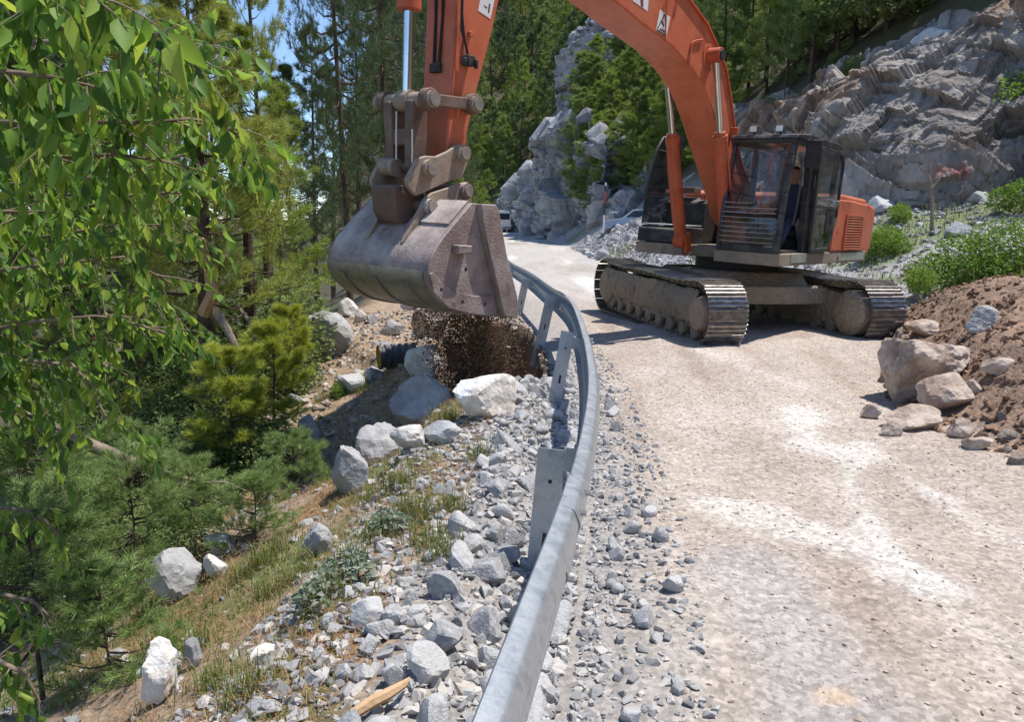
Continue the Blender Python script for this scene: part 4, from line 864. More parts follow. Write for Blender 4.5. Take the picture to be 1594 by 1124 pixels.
# ------------------------------------------------------------------ rocks and stones
mat('limestone', [(.17, .17, .175), (.31, .312, .318), (.46, .455, .45), (.36, .33, .30)], 2.2, .9, bump=.3, bscale=7, bdist=.05, objrand=.45, spec=.2)
mat('stone_pieces', [(.15, .15, .155), (.27, .268, .27), (.39, .38, .375), (.50, .47, .43), (.38, .285, .20)], 9, .92, bump=.5, bscale=60, bdist=.01, island=.8, spec=.2, pos=[0, .35, .62, .86, 1])
mat('dust_stones', [(.26, .21, .165), (.38, .315, .25), (.50, .45, .40)], 9, .95, bump=.3, bscale=60, island=.85, spec=.15)
mat('scree_stones', [(.20, .195, .20), (.33, .32, .325), (.46, .45, .445)], 6, .92, bump=.4, bscale=30, island=.8, spec=.2)
mat('soil_clods', [(.13, .08, .052), (.22, .14, .095), (.30, .20, .14)], 9, .97, bump=.5, bscale=40, island=.8, spec=.1)
mat('falling_earth', [(.07, .043, .028), (.13, .082, .054), (.22, .145, .10)], 9, .97, bump=0, island=.85, spec=.1)
mat('white_rock', [(.66, .64, .60), (.80, .78, .74), (.60, .53, .45), (.82, .80, .77)], 3.2, .9, bump=.7, bscale=12, bdist=.03, spec=.2, pos=[0, .4, .55, 1])
mat('brown_rock', [(.19, .135, .10), (.33, .25, .195), (.50, .42, .35), (.26, .19, .145)], 2.6, .9, bump=.9, bscale=9, bdist=.04, spec=.2)
mat('grey_rock', [(.19, .185, .18), (.31, .305, .30), (.42, .41, .395), (.27, .25, .23)], 3, .9, bump=.8, bscale=12, bdist=.03, spec=.2)
mat('pale_rock', [(.36, .33, .29), (.50, .47, .43), (.60, .57, .53), (.42, .35, .28)], 3, .9, bump=.8, bscale=12, bdist=.03, spec=.2)
def ico(sub):
    bm = bmesh.new(); bmesh.ops.create_icosphere(bm, subdivisions=sub, radius=1); bm.verts.ensure_lookup_table()
    V = np.array([v.co[:] for v in bm.verts]); F = np.array([[v.index for v in f.verts] for f in bm.faces]); bm.free(); return V, F
ICO = {k: ico(k) for k in (1, 2, 3, 4, 5)}
def rock_arrays(seed, sub=4, planes=13, rough=.05, cap=1.2):
    r = np.random.default_rng(seed); V, F = ICO[sub]; n = r.normal(size=(planes, 3)); n /= np.linalg.norm(n, axis=1, keepdims=True)
    hgt = r.uniform(.62, 1.0, planes); d = V @ n.T; rad = np.where(d > .05, hgt / np.maximum(d, .05), 9).min(1); rad = np.minimum(rad, cap)
    p = V * rad[:, None]
    if rough:
        q = p + seed * 3.7
        p = p * (1 + rough * fbm(q[:, 0] * 2.2, q[:, 1] * 2.2, q[:, 2] * 2.2, seed=seed, octv=4) + rough * .6 * np.abs(fbm(q[:, 0] * 6, q[:, 1] * 6, q[:, 2] * 6, seed=seed + 5, octv=2)))[:, None]
        v, _ = blocky(q, .55, seed + 3); p = p * (1 + rough * .8 * v)[:, None]
    return p, F
def hull_arrays(seed, n=11):
    r = np.random.default_rng(seed); pts = r.normal(size=(n, 3)); pts /= np.linalg.norm(pts, axis=1, keepdims=True); pts *= r.uniform(.75, 1.05, (n, 1))
    bm = bmesh.new(); [bm.verts.new(p) for p in pts]; res = bmesh.ops.convex_hull(bm, input=bm.verts)
    bmesh.ops.delete(bm, geom=[v for v in bm.verts if not v.link_faces], context='VERTS'); bmesh.ops.triangulate(bm, faces=bm.faces); bm.verts.index_update()
    V = np.array([v.co[:] for v in bm.verts]); F = np.array([[v.index for v in f.verts] for f in bm.faces]); bm.free(); return V, F
HULLS = [hull_arrays(100 + i, 9 + i % 5) for i in range(14)]
def rand_rot(n, r):
    q = r.normal(size=(n, 4)); q /= np.linalg.norm(q, axis=1, keepdims=True); w, x, y, z = q.T
    return np.stack([np.stack([1 - 2 * (y * y + z * z), 2 * (x * y - z * w), 2 * (x * z + y * w)], 1), np.stack([2 * (x * y + z * w), 1 - 2 * (x * x + z * z), 2 * (y * z - x * w)], 1), np.stack([2 * (x * z - y * w), 2 * (y * z + x * w), 1 - 2 * (x * x + y * y)], 1)], 1)
def stones(name, pos, size, m, label, seed, flat=.75, sink=.35, small=False, kind='stuff'):
    if name in ('rubble', 'slope_stones', 'shoulder_gravel'): k_ = ~PIT(pos[:, 0], pos[:, 1]); pos, size = pos[k_], size[k_]
    r = np.random.default_rng(seed); VV = []; FF = []; off = 0; n = len(pos); pick = r.integers(0, len(HULLS), n)
    for h, (V, F) in enumerate(HULLS):
        if small: V, F = SM
        k = np.where(pick == h)[0]
        if not len(k): continue
        R = rand_rot(len(k), r); sc = size[k][:, None] * r.uniform(.7, 1.25, (len(k), 3)); W = np.einsum('nij,vj->nvi', R, V) * sc[:, None, :]; W[:, :, 2] *= flat
        W += pos[k][:, None, :]; W[:, :, 2] += (size[k] * flat * (1 - 2 * sink) * .8)[:, None]
        VV.append(W.reshape(-1, 3)); FF.append((F[None] + (np.arange(len(k)) * len(V))[:, None, None]).reshape(-1, 3) + off); off += len(k) * len(V)
    o = mobj(name, npmesh(name, np.concatenate(VV), np.concatenate(FF), m)); tag(o, label, name.replace('_', ' ') if kind == 'stuff' else None, None, kind); return o
SM = (np.array([(1, .1, -.6), (-.7, .8, -.5), (-.6, -.9, -.55), (.05, 0, 1.05)]), np.array([(0, 1, 3), (1, 2, 3), (2, 0, 3), (2, 1, 0)]))
def scatter(n, xf, y0, y1, seed, ypow=1.0):
    r = np.random.default_rng(seed); y = y0 + (y1 - y0) * r.uniform(size=n) ** ypow; x = xf(y, r); return np.stack([x, y, H(x, y)], 1), r
# boulders, one by one
BOULD = []
def boulder(px, pyb, w, h, m, label, seed, dk=.8, yaw=0, sub=4, rough=.085, sink=.22, planes=9, name='boulder', back=.35, tilt=0):
    g = G(px, pyb); sc = g.y / FPX / math.cos(math.atan2(abs(px - 797), FPX)) ; wm, hm = w * sc / 2, h * sc / 2
    V, F = rock_arrays(seed, sub, planes, rough); ext = np.abs(V).max(0); V = V / ext * np.array([wm, wm * dk, hm * (1 + sink)])
    me = npmesh(name, V, F, m); o = mobj(name, me); y = g.y + wm * dk * back
    o.location = (g.x * y / g.y, y, g.z + hm * (1 - sink)); o.rotation_euler = (0, tilt, yaw); tag(o, label, 'rock'); BOULD.append((o.location.x, y, wm)); return o
boulder(755, 650, 104, 74, 'white_rock', 'large white boulder lying in front of the falling soil', 3, rough=.06, yaw=.2, planes=11)
boulder(652, 668, 110, 84, 'grey_rock', 'dark grey boulder in the bucket shadow left of the white boulder', 5, yaw=.4)
boulder(545, 768, 62, 92, 'grey_rock', 'dark upright rock with a bright green shrub above it', 8, yaw=.1)
boulder(590, 720, 78, 62, 'grey_rock', 'dark rock at the near edge of the bucket shadow', 9, yaw=.5)
boulder(510, 560, 96, 78, 'grey_rock', 'big grey boulder at the left end of the bare soil slope', 12, rough=.08, yaw=.2)
boulder(545, 492, 36, 28, 'pale_rock', 'small pale rock perched on top of the big grey boulder', 13)
boulder(560, 503, 22, 26, 'pale_rock', 'narrow pale stone right of the perched rock', 14)
boulder(612, 522, 42, 24, 'grey_rock', 'flat blue-grey rock on the soil slope above the corrugated pipe', 15)
boulder(640, 482, 34, 14, 'limestone', 'thin pale slab near the bucket underside', 16)
boulder(672, 525, 66, 52, 'brown_rock', 'tan block of rock directly below the bucket bottom', 17, rough=.08)
boulder(662, 585, 66, 56, 'white_rock', 'whitish jagged rock right of the corrugated pipe', 18, rough=.1)
boulder(700, 560, 50, 60, 'brown_rock', 'tan rock face between pipe and bucket shadow', 19, rough=.08)
boulder(640, 700, 66, 40, 'pale_rock', 'pale flat rock below the dark shadowed boulder', 20)
boulder(688, 690, 70, 34, 'limestone', 'light grey low rock in front of the white boulder', 21)
boulder(480, 690, 40, 46, 'grey_rock', 'grey rock with flat top on the left bank below the soil slope', 22)
boulder(495, 865, 48, 52, 'grey_rock', 'grey rock with a dark shadowed side alone in the grass', 23, yaw=.3)
boulder(276, 932, 88, 72, 'grey_rock', 'rounded grey boulder among stones beside the pine needles', 24, yaw=.4, planes=16)
boulder(252, 1092, 64, 96, 'white_rock', 'tall white rock at the lower left edge of the slope', 25, rough=.09)
boulder(303, 1040, 30, 46, 'limestone', 'small grey rock touching the tall white rock', 26)
boulder(412, 1040, 56, 34, 'white_rock', 'elongated white stone lying on brown needle litter', 27, tilt=-.5)
boulder(572, 978, 60, 50, 'limestone', 'square grey block left of the rubble', 28, yaw=.3)
boulder(336, 900, 40, 40, 'pale_rock', 'pale angular stone uphill of the rounded grey boulder', 29)
boulder(345, 860, 46, 34, 'limestone', 'light stone at the foot of the green pine needles', 30)
boulder(430, 715, 40, 36, 'pale_rock', 'pale rock at the edge of the gully under the sapling', 31)
boulder(470, 735, 44, 34, 'grey_rock', 'grey rock in the gully beside the pale rock', 32)
boulder(1425, 622, 142, 96, 'brown_rock', 'largest brown boulder with white top at the toe of the soil heap', 40, rough=.1, yaw=.5, planes=10, sub=5)
boulder(1478, 640, 92, 52, 'brown_rock', 'second brown boulder leaning against the largest brown boulder', 41, rough=.09, yaw=.2)
boulder(1424, 668, 92, 32, 'brown_rock', 'flat dusty slab in front of the brown boulder', 42, sink=.3)
boulder(1492, 682, 34, 26, 'brown_rock', 'dark brownish stone right of the flat slab', 43)
boulder(1385, 678, 30, 22, 'brown_rock', 'round brown stone left of the flat slab', 44)
boulder(1356, 652, 30, 22, 'brown_rock', 'small grey-brown stone at the left end of the stone row', 45)
boulder(1527, 518, 48, 36, 'grey_rock', 'lone grey rock high on the soil heap', 46, yaw=.6)
boulder(1552, 582, 44, 24, 'brown_rock', 'light brown stone half buried in the soil heap', 47)
boulder(1440, 522, 60, 22, 'brown_rock', 'low brown stone wedged beside the right track', 48)
boulder(1520, 700, 40, 20, 'brown_rock', 'dark clod-like stone at the toe of the heap', 49)
boulder(1513, 618, 26, 24, 'brown_rock', 'brown stone between the grey boulder and the heap', 50)
# rocks on the cut face
for i, (px, py, y, w) in enumerate([(1575, 75, 27.5, 70), (1500, 92, 28, 60), (1455, 60, 29.5, 60), (1540, 120, 26.6, 50), (1490, 150, 26, 46), (1420, 160, 27, 54), (1560, 190, 24.5, 70)]):
    V, F = rock_arrays(60 + i, 4, 12, .07); s_ = w * y / FPX / 2; me = npmesh('rock_block', V * np.array([s_, s_ * .8, s_ * .6]), F, 'brown_rock' if i % 2 else 'pale_rock'); o = mobj('rock_block', me); o.location = P(px, py, y); o.rotation_euler = (0, -.4, i)
    tag(o, ['pale block at the upper right corner of the rock cut', 'brown block high on the cut left of the corner block', 'pale block at the top edge of the cut under the trees', 'brown block below the upper right corner block', 'pale block beside the green tuft on the cut', 'brown block at the left of the cut above the cab', 'pale big block behind the shrub on the right cut'][i], 'rock')
# rubble along the guardrail: the larger pieces singly
RM = []
for i in range(8):
    V, F = rock_arrays(200 + i, 3, 8, .03, cap=1.3); RM.append(npmesh('rubble_rock', V, F, 'limestone'))
rr = np.random.default_rng(31); placed = []
def free(x, y, s): return all((x - a) ** 2 + (y - b) ** 2 > (.75 * (s + c)) ** 2 for a, b, c in placed) and all((x - a) ** 2 + (y - b) ** 2 > (.8 * (s + c)) ** 2 for a, b, c in BOULD)
nv = nr_ = 0
for k in range(9000):
    y = 1.35 + 7.2 * rr.uniform() ** 1.25; side_ = rr.uniform() < .74
    off = -(.10 + .95 * rr.uniform() ** 1.5) if side_ else .13 + .34 * rr.uniform() ** 2
    x = float(XL(y)) + off; s_ = 0.031 * (1 + 1.7 * rr.uniform() ** 3.2) * (1.0 if side_ else .8)
    if k < 110 and side_: s_ = rr.uniform(.05, .085)
    if (side_ and nv >= 230) or (not side_ and nr_ >= 60) or not free(x, y, s_): continue
    if side_ and y > 5.5 and off < -.8: continue
    if side_ and s_ > .05 and off < -.72: continue
    placed.append((x, y, s_)); o = mobj('rubble_rock', RM[k % 8]); sc = s_ * rr.uniform(.8, 1.25, 3); o.scale = (sc[0], sc[1], sc[2] * .85); o.rotation_euler = tuple(rr.uniform(0, 6.28, 3)); o.location = (x, y, H1(x, y) + s_ * .35)
    if side_: nv += 1; tag(o, ('larger ' if s_ > .045 else 'smaller ') + 'angular pale grey rock ' + ('at the bottom picture edge left of the guardrail' if y < 2.6 else 'around the nearest guardrail post on the valley side' if y < 4.3 else 'left of the guardrail between the nearest and second posts'), 'rock', 'rubble rocks on the valley side of the guardrail')
    else: nr_ += 1; tag(o, ('larger ' if s_ > .036 else 'smaller ') + 'angular pale grey rock on the road side of the guardrail ' + ('near the bottom edge' if y < 2.8 else 'beside its nearest post' if y < 4.8 else 'beyond its nearest post'), 'rock', 'rubble rocks between guardrail and road')
pos, r = scatter(11000, lambda y, r: XL(y) - .05 - 1.5 * r.uniform(size=len(y)) ** 1.7 * np.where(y > 6, .7, 1), 1.2, 9.5, 41, 1.3); stones('rubble', pos, .010 + .036 * r.uniform(size=len(pos)) ** 1.9, 'stone_pieces', 'small broken grey stones filling the rubble left of the guardrail', 42)
pos, r = scatter(3600, lambda y, r: XL(y) + .03 + .50 * r.uniform(size=len(y)) ** 2.2, 1.2, 11, 43, 1.3); stones('shoulder_gravel', pos, .008 + .026 * r.uniform(size=len(pos)) ** 2.4, 'stone_pieces', 'small broken stones on the road shoulder right of the guardrail', 44)
pos, r = scatter(11500, lambda y, r: XL(y) + .4 + (XR(y) - XL(y) - .3) * r.uniform(size=len(y)), 1.6, 13.5, 45, 1.5); stones('road_gravel', pos, .003 + .013 * r.uniform(size=len(pos)) ** 4, 'dust_stones', 'fine dusty gravel spread over the road', 46, flat=.6)
pos, r = scatter(9000, lambda y, r: XR(y) - .12 + 4.2 * r.uniform(size=len(y)) ** 1.3, 3.5, 13.0, 47); stones('soil_clods', pos, .008 + .055 * r.uniform(size=len(pos)) ** 4, 'soil_clods', 'brown clods covering the soil heap', 48, flat=.8)
pos, r = scatter(13000, lambda y, r: XR(y) + (XB(y) - XR(y)) * r.uniform(size=len(y)), 12.4, 46, 49, 1.2); k = (pos[:, 0] < XR(pos[:, 1]) + 1e9) & (pos[:, 1] > 12); pos = pos[k]; stones('scree_stones', pos, (.025 + .10 * r.uniform(size=len(pos)) ** 3), 'scree_stones', 'grey broken stones of the scree slope', 50)
pos, r = scatter(2600, lambda y, r: XL(y) - .9 - 3.6 * r.uniform(size=len(y)) ** 1.2, 1.6, 15, 51); stones('slope_stones', pos, .008 + .05 * r.uniform(size=len(pos)) ** 4, 'stone_pieces', 'scattered stones on the embankment slope', 52)
pos, r = scatter(2600, lambda y, r: XL(y) - .3 - 3.6 * r.uniform(size=len(y)), 8.2, 15, 53); stones('slope_clods', pos, .012 + .06 * r.uniform(size=len(pos)) ** 3, 'dust_stones', 'earth clods on the bare soil slope', 54)
# mid-size rocks on the embankment and scree, singly
for grp, n, xf, y0, y1, s0, s1, lab, sd in (('rocks strewn on the bare soil slope', 26, lambda y: float(XL(y)) - .7 - 3.2 * rr.uniform(), 7.6, 14.5, .05, .15, 'mid-size pale rock strewn on the bare soil slope behind the bucket shadow', 1), ('rocks on the near grassy bank', 22, lambda y: float(XL(y)) - 1.1 - 1.6 * rr.uniform(), 1.8, 6.5, .02, .06, 'small pale rock lying on the near grassy bank', 2),
    ('rocks on the scree', 60, lambda y: float(XR(y)) + (float(XB(y)) - float(XR(y))) * rr.uniform(), 14, 44, .10, .28, 'grey rock lying on the scree behind the excavator', 3), ('stones on the heap toe', 40, lambda y: float(XR(y)) - .15 + .8 * rr.uniform() ** 2, 4.2, 8.6, .03, .085, 'brown dusty stone at the toe of the soil heap', 4)):
    for i in range(n):
        y = y0 + (y1 - y0) * rr.uniform(); x = xf(y); s_ = s0 + (s1 - s0) * rr.uniform() ** 2.2
        if not free(x, y, s_) or bool(PIT(x, y)): continue
        placed.append((x, y, s_)); me = RM[i % 8]
        if sd == 4: me = RM[i % 8].copy(); me.materials.clear(); me.materials.append(MATS['brown_rock'])
        o = mobj('loose_rock', me); o.scale = tuple(s_ * rr.uniform(.75, 1.25, 3)); o.rotation_euler = tuple(rr.uniform(0, 6.28, 3)); o.location = (x, y, H1(x, y) + s_ * .3); tag(o, lab, 'rock', grp)
# soil pouring out of the bucket
r = np.random.default_rng(77); n = 170000; lipw = EW @ Vector((lipu, 0, lipz)); vdir = EM @ Vector((0, 1, 0)); udir = EM @ Vector((1, 0, 0))
vv = np.clip(r.normal(.14, .44, n), -.72, .98); zt = r.uniform(0, 1, n) ** .85; gz_ = H1(lipw.x, lipw.y)
base = np.array(lipw)[None] + np.array(vdir)[None] * vv[:, None]
ztop = lipw.z + .05; fall = (ztop - (-1.3)) * zt
clump = .6 * fbm(vv * 9, zt * 1.6, seed=91, octv=3) + .6 * fbm(vv * 14, zt * 9, seed=93, octv=3)
uo = -.02 - (.10 + .40 * np.clip((vv - .2) / .6, 0, 1) ** 1.5) * zt ** 1.2 + r.normal(size=n) * (.04 + .13 * zt) * (1 + .8 * (r.uniform(size=n) > .85)) + .08 * clump
pos = base + np.array(udir)[None] * uo[:, None]; pos[:, 2] = ztop - fall; pos[:, :2] += r.normal(size=(n, 2)) * .025
keep = (r.uniform(size=n) < (.95 + 1.1 * clump) * (1 - .75 * np.abs(vv / .8) ** 5) * (1 - .35 * zt)) & (pos[:, 2] > H(pos[:, 0], pos[:, 1])); pos = pos[keep]
stones('falling_soil', pos, .0022 + .013 * r.uniform(size=len(pos)) ** 4.5, 'falling_earth', 'brown soil pouring from the bucket lip beside the guardrail', 92, flat=.9, small=True)
# ------------------------------------------------------------------ operator
def skin_obj(name, verts, edges, radii, root, mats, pick, sub=2, world=None):
    me = bpy.data.meshes.new(name); me.from_pydata([tuple(v) for v in verts], edges, []); o = bpy.data.objects.new(name, me); COL.objects.link(o)
    sk = o.modifiers.new('skin', 'SKIN')
    if not me.skin_vertices:
        bm = bmesh.new(); bm.from_mesh(me); bm.verts.layers.skin.verify(); bm.to_mesh(me); bm.free()
    for i, d in enumerate(me.skin_vertices[0].data): d.radius = (radii[i], radii[i]) if not isinstance(radii[i], tuple) else radii[i]; d.use_root = i == root
    ss = o.modifiers.new('sub', 'SUBSURF'); ss.levels = ss.render_levels = sub
    bpy.context.view_layer.update(); m2 = bpy.data.meshes.new_from_object(o.evaluated_get(bpy.context.evaluated_depsgraph_get())); bpy.data.objects.remove(o)
    for q in mats: m2.materials.append(MATS[q])
    for p in m2.polygons: p.material_index = pick(p.center); p.use_smooth = True
    return m2
ov = []; oe = []; orad = []
def ja(p, r, par=None):
    ov.append(Vector(p)); orad.append(r)
    if par is not None: oe.append((par, len(ov) - 1))
    return len(ov) - 1
pc = .98
pel = ja((.30, pc, 1.76), .15); wst = ja((.27, pc, 1.95), .135, pel); chs = ja((.28, pc, 2.18), .155, wst); nk0 = ja((.30, pc, 2.34), .075, chs); nk = ja((.32, pc, 2.42), .055, nk0); hd = ja((.35, pc, 2.50), .082, nk); hd2 = ja((.35, pc, 2.60), .094, hd); hd3 = ja((.34, pc, 2.68), .06, hd2); nose = ja((.455, pc, 2.545), .014, hd)
for sg in (-1, 1):
    sh_ = ja((.28, pc + sg * .18, 2.26), .075, chs); el = ja((.40, pc + sg * .27, 2.02), .052, sh_); wr = ja((.60, pc + sg * .31, 2.05), .034, el); hn = ja((.655, pc + sg * .315, 2.065), .032, wr)
    for q in range(4):
        f1 = ja((.70, pc + sg * (.29 + .018 * q), 2.085 - .012 * q), .010, hn); f2 = ja((.715, pc + sg * (.29 + .018 * q), 2.06 - .014 * q), .009, f1)
    t1 = ja((.66, pc + sg * .275, 2.085), .011, wr); t2 = ja((.69, pc + sg * .265, 2.10), .009, t1)
    hp_ = ja((.34, pc + sg * .10, 1.75), .10, pel); kn = ja((.74, pc + sg * .14, 1.80), .07, hp_); an = ja((.95, pc + sg * .13, 1.44), .045, kn); ft_ = ja((1.08, pc + sg * .13, 1.40), .04, an)
def pickm(c):
    if c.z > 2.40 and not (c.z > 2.62 or c.x < .30): return 0
    if c.z > 2.40: return 2
    if c.x > .575 and c.z > 1.98: return 0
    if c.z < 1.48 and c.x > .9: return 3
    return 1
pm = skin_obj('person', ov, oe, orad, 0, ['skin', 'navy', 'hair', 'boot'], pickm)
po = mobj('person', pm); po.matrix_world = EW; tag(po, 'person in dark navy clothes seated inside the cab working the levers', 'person')

# ------------------------------------------------------------------ far vehicles, marker pole, pipe, wood
mat('van_white', [(.68, .68, .68), (.78, .78, .78)], 2, .35, bump=0, dust=(.5, .46, .42), dust_amt=.3); mat('car_blue', [(.28, .33, .40), (.36, .42, .50)], 2, .25, metal=.4, bump=0, dust=(.45, .42, .38), dust_amt=.35); mat('tail_red', [(.35, .02, .02), (.45, .03, .03)], 5, .3, bump=0); mat('dark_glass', [(.015, .018, .02), (.03, .035, .04)], 3, .08, bump=0, spec=.6)
mat('pole_white', [(.68, .67, .64), (.76, .75, .72)], 6, .5, bump=0); mat('pole_red', [(.42, .05, .03), (.5, .09, .05)], 6, .5, bump=0); mat('pole_black', [(.02, .02, .02), (.05, .05, .05)], 6, .5, bump=0)
def wheel(parent, x, y, z, r, w, T=None):
    o = MB().tube([(x - w / 2, y, z), (x + w / 2, y, z)], r, 20).build('wheel', 'rubber', parent, bevel=.02)
    MB().tube([(x - w / 2 - .006, y, z), (x + w / 2 + .006, y, z)], r * .58, 14).build('rim', 'silver', o)
g = P(783, 357, 86); van = empty('minibus', (g.x, 86, float(RZ(86)))); van.rotation_euler = (0, 0, RAD(10)); tag(van, 'white minibus seen from behind at the far bend of the road', 'van')
def sec(y, ws, name=None): return [(x, y, z) for x, z in ws]
body = [(-.95, .35), (-1.0, .9), (-.97, 1.35), (-.86, 2.15), (-.7, 2.36), (.7, 2.36), (.86, 2.15), (.97, 1.35), (1.0, .9), (.95, .35)]
mb = MB(); n = len(body); rows = [[(x * .96, -.0, z) for x, z in body], [(x, .12, z) for x, z in body], [(x, 4.0, z) for x, z in body], [(x * .97, 4.6, min(z, 2.0)) for x, z in body], [(x * .93, 5.5, min(z, 1.1)) for x, z in body]]
mb.add([p for rw in rows for p in rw], [(i * n + j, i * n + (j + 1) % n, (i + 1) * n + (j + 1) % n, (i + 1) * n + j) for i in range(4) for j in range(n)] + [tuple(range(n)), tuple(4 * n + k for k in range(n - 1, -1, -1))]); mb.build('body', 'van_white', van, bevel=.03, smooth=40)
MB().box((0, -.012, 1.72), (1.5, .02, .66)).build('rear_window', 'dark_glass', van, bevel=.006); MB().box((0, -.05, .52), (1.86, .12, .22)).build('bumper', 'grey_plastic', van, bevel=.03); MB().box((0, -.02, .98), (.5, .01, .12)).build('number_plate', 'decal_white', van)
for sg in (-1, 1):
    MB().box((sg * .89, -.01, 1.12), (.12, .05, .5)).build('tail_light', 'tail_red', van, bevel=.01); MB().box((sg * .93, 1.9, 1.75), (.03, 3.2, .55), Matrix.Rotation(sg * RAD(-7), 3, 'Y')).build('side_window', 'dark_glass', van); wheel(van, sg * .82, 1.0, .34, .34, .24); wheel(van, sg * .82, 4.4, .34, .34, .24); MB().box((sg * 1.12, 4.3, 1.5), (.18, .1, .3)).build('mirror', 'rubber', van, bevel=.02)
MB().bar((-.0, -.01, .8), (0, -.01, 2.1), .02, .012).build('door_seam', 'rubber', van)
# parked car half hidden behind the scree
yc = 43.0; g = P(1000, 345, yc); car = empty('parked_car', (g.x, yc, P(985, 325, yc).z - 1.48)); car.rotation_euler = (0, 0, RAD(78)); tag(car, 'blue-grey car parked behind the scree left of the excavator tool box', 'car')
cs = [(-2.1, .45), (-2.12, .75), (-1.95, .95), (-1.5, 1.0), (-1.0, 1.42), (-.2, 1.48), (.5, 1.42), (1.05, .98), (1.9, .86), (2.08, .7), (2.1, .4)]
mb = MB(); W_ = .84; up_ = lambda z: W_ * (1 if z < .96 else 1 - (z - .96) * .35); n = len(cs)
mb.add([(-up_(z), y, z) for y, z in cs] + [(up_(z), y, z) for y, z in cs], [tuple(range(n)), tuple(range(2 * n - 1, n - 1, -1))] + [(j, (j + 1) % n, n + (j + 1) % n, n + j) for j in range(n)]); mb.build('body', 'car_blue', car, bevel=.05, seg=3, smooth=40)
for sg in (-1, 1):
    mb = MB(); mb.add([(sg * (up_(z) + .012), y, z) for y, z in ((-1.3, 1.02), (-.92, 1.36), (.44, 1.36), (.85, 1.02))] + [(sg * (up_(z) - .01), y, z) for y, z in ((-1.3, 1.02), (-.92, 1.36), (.44, 1.36), (.85, 1.02))], [(0, 1, 2, 3), (7, 6, 5, 4), (0, 4, 5, 1), (1, 5, 6, 2), (2, 6, 7, 3), (3, 7, 4, 0)]); mb.build('side_window', 'dark_glass', car)
    wheel(car, sg * .76, -1.3, .31, .31, .2); wheel(car, sg * .76, 1.35, .31, .31, .2); MB().box((sg * .6, 2.06, .68), (.3, .06, .12)).build('headlight', 'lens', car, bevel=.01); MB().box((sg * .66, -2.08, .76), (.24, .05, .14)).build('tail_light', 'tail_red', car, bevel=.01)
mb = MB(); mb.add([(-.62, .56, 1.40), (.62, .56, 1.40), (.7, 1.0, 1.03), (-.7, 1.0, 1.03), (-.62, .59, 1.42), (.62, .59, 1.42), (.7, 1.03, 1.05), (-.7, 1.03, 1.05)], [(0, 1, 2, 3), (7, 6, 5, 4), (0, 4, 5, 1), (1, 5, 6, 2), (2, 6, 7, 3), (3, 7, 4, 0)]); mb.build('windscreen', 'dark_glass', car)
# snow marker pole
yp = 34.0; b0 = P(939.5, 354, yp); t0 = P(943, 284, yp); pole = empty('marker_pole', b0); tag(pole, 'slim striped marker pole at the edge of the scree behind the excavator', 'pole'); dv_ = t0 - b0
for a, b, m in ((-.12, .28, 'pole_white'), (.28, .55, 'pole_black'), (.55, .80, 'pole_red'), (.80, .93, 'pole_black'), (.93, 1.0, 'pole_white')): MB().tube([dv_ * a, dv_ * (b - .001)], .042, 10).build('band', m, pole)
# corrugated pipe poking out of the slope
mat('pipe_black', [(.035, .037, .042), (.10, .105, .115)], 8, .5, bump=.1, dust=(.4, .33, .26), dust_amt=.3); mat('pipe_yellow', [(.55, .30, .02), (.65, .38, .04)], 5, .5, bump=0)
g = G(622, 578); pipe = empty('corrugated_pipe', (g.x, g.y, g.z)); tag(pipe, 'short black corrugated pipe end with yellow inside poking from the soil slope', 'pipe'); rp = 20 * g.y / FPX
ax = Vector((-.93, -.35, -.03)).normalized(); o0 = Vector((0, .25, rp * 1.0)); pts = []; rs = []
for i in range(44):
    pts.append(o0 + ax * (i * .0105 - .16)); rs.append(rp * (1.0 if (i // 4) % 2 == 0 else .86))
MB().tube(pts, rs, 24, cap=False).build('pipe_wall', 'pipe_black', pipe, smooth=60)
MB().tube([o0 + ax * .05, o0 + ax * .285], rp * .84, 24, cap=False).build('pipe_lining', 'pipe_yellow', pipe, smooth=60); MB().tube([o0 + ax * .045, o0 + ax * .055], rp * .83, 20).build('pipe_stop', 'rubber', pipe)
# split stick on the rubble
mat('fresh_wood', [(.36, .22, .12), (.50, .34, .20), (.42, .27, .15)], 14, .85, bump=.4, bscale=60)
g = G(604, 1112); w = empty('wood_piece', g); tag(w, 'split reddish wood stick lying on the rubble at the bottom edge', 'wood'); dz = .045
mb = MB(); mb.tube([(-.10, -.07, dz), (-.05, -.03, dz + .014), (.0, .01, dz + .02), (.045, .06, dz + .022), (.06, .085, dz + .03)], [.018, .021, .02, .014, .003], 7); mb.build('stick', 'fresh_wood', w, smooth=20)
# ------------------------------------------------------------------ vegetation
leafmat('leaf_bright', [(.075, .16, .045), (.14, .27, .055), (.23, .37, .07), (.36, .46, .09)], trans=.5, rough=.52, pos=[0, .35, .7, 1], spec=.2)
leafmat('needle_near', [(0.163, 0.221, 0.064), (0.251, 0.326, 0.083), (0.414, 0.458, 0.095), (0.531, 0.503, 0.134)], trans=.25, rough=.5)
leafmat('needle_yellow', [(0.226, 0.293, 0.058), (0.360, 0.427, 0.067), (0.517, 0.528, 0.090)], trans=.3, rough=.5)
leafmat('needle_blue', [(0.133, 0.203, 0.070), (0.203, 0.296, 0.094), (0.312, 0.390, 0.125)], trans=.25, rough=.5)
leafmat('needle_dark', [(0.055, 0.086, 0.034), (0.098, 0.140, 0.052), (0.161, 0.206, 0.064)], trans=.2, rough=.5, mixobj=.3)
leafmat('needle_far', [(0.109, 0.168, 0.059), (0.178, 0.251, 0.077), (0.272, 0.342, 0.094), (0.368, 0.383, 0.115)], trans=.22, rough=.55, mixobj=.5)
leafmat('needle_light', [(.15, .22, .05), (.22, .30, .06), (.31, .38, .075)], trans=.25, rough=.55, mixobj=.4)
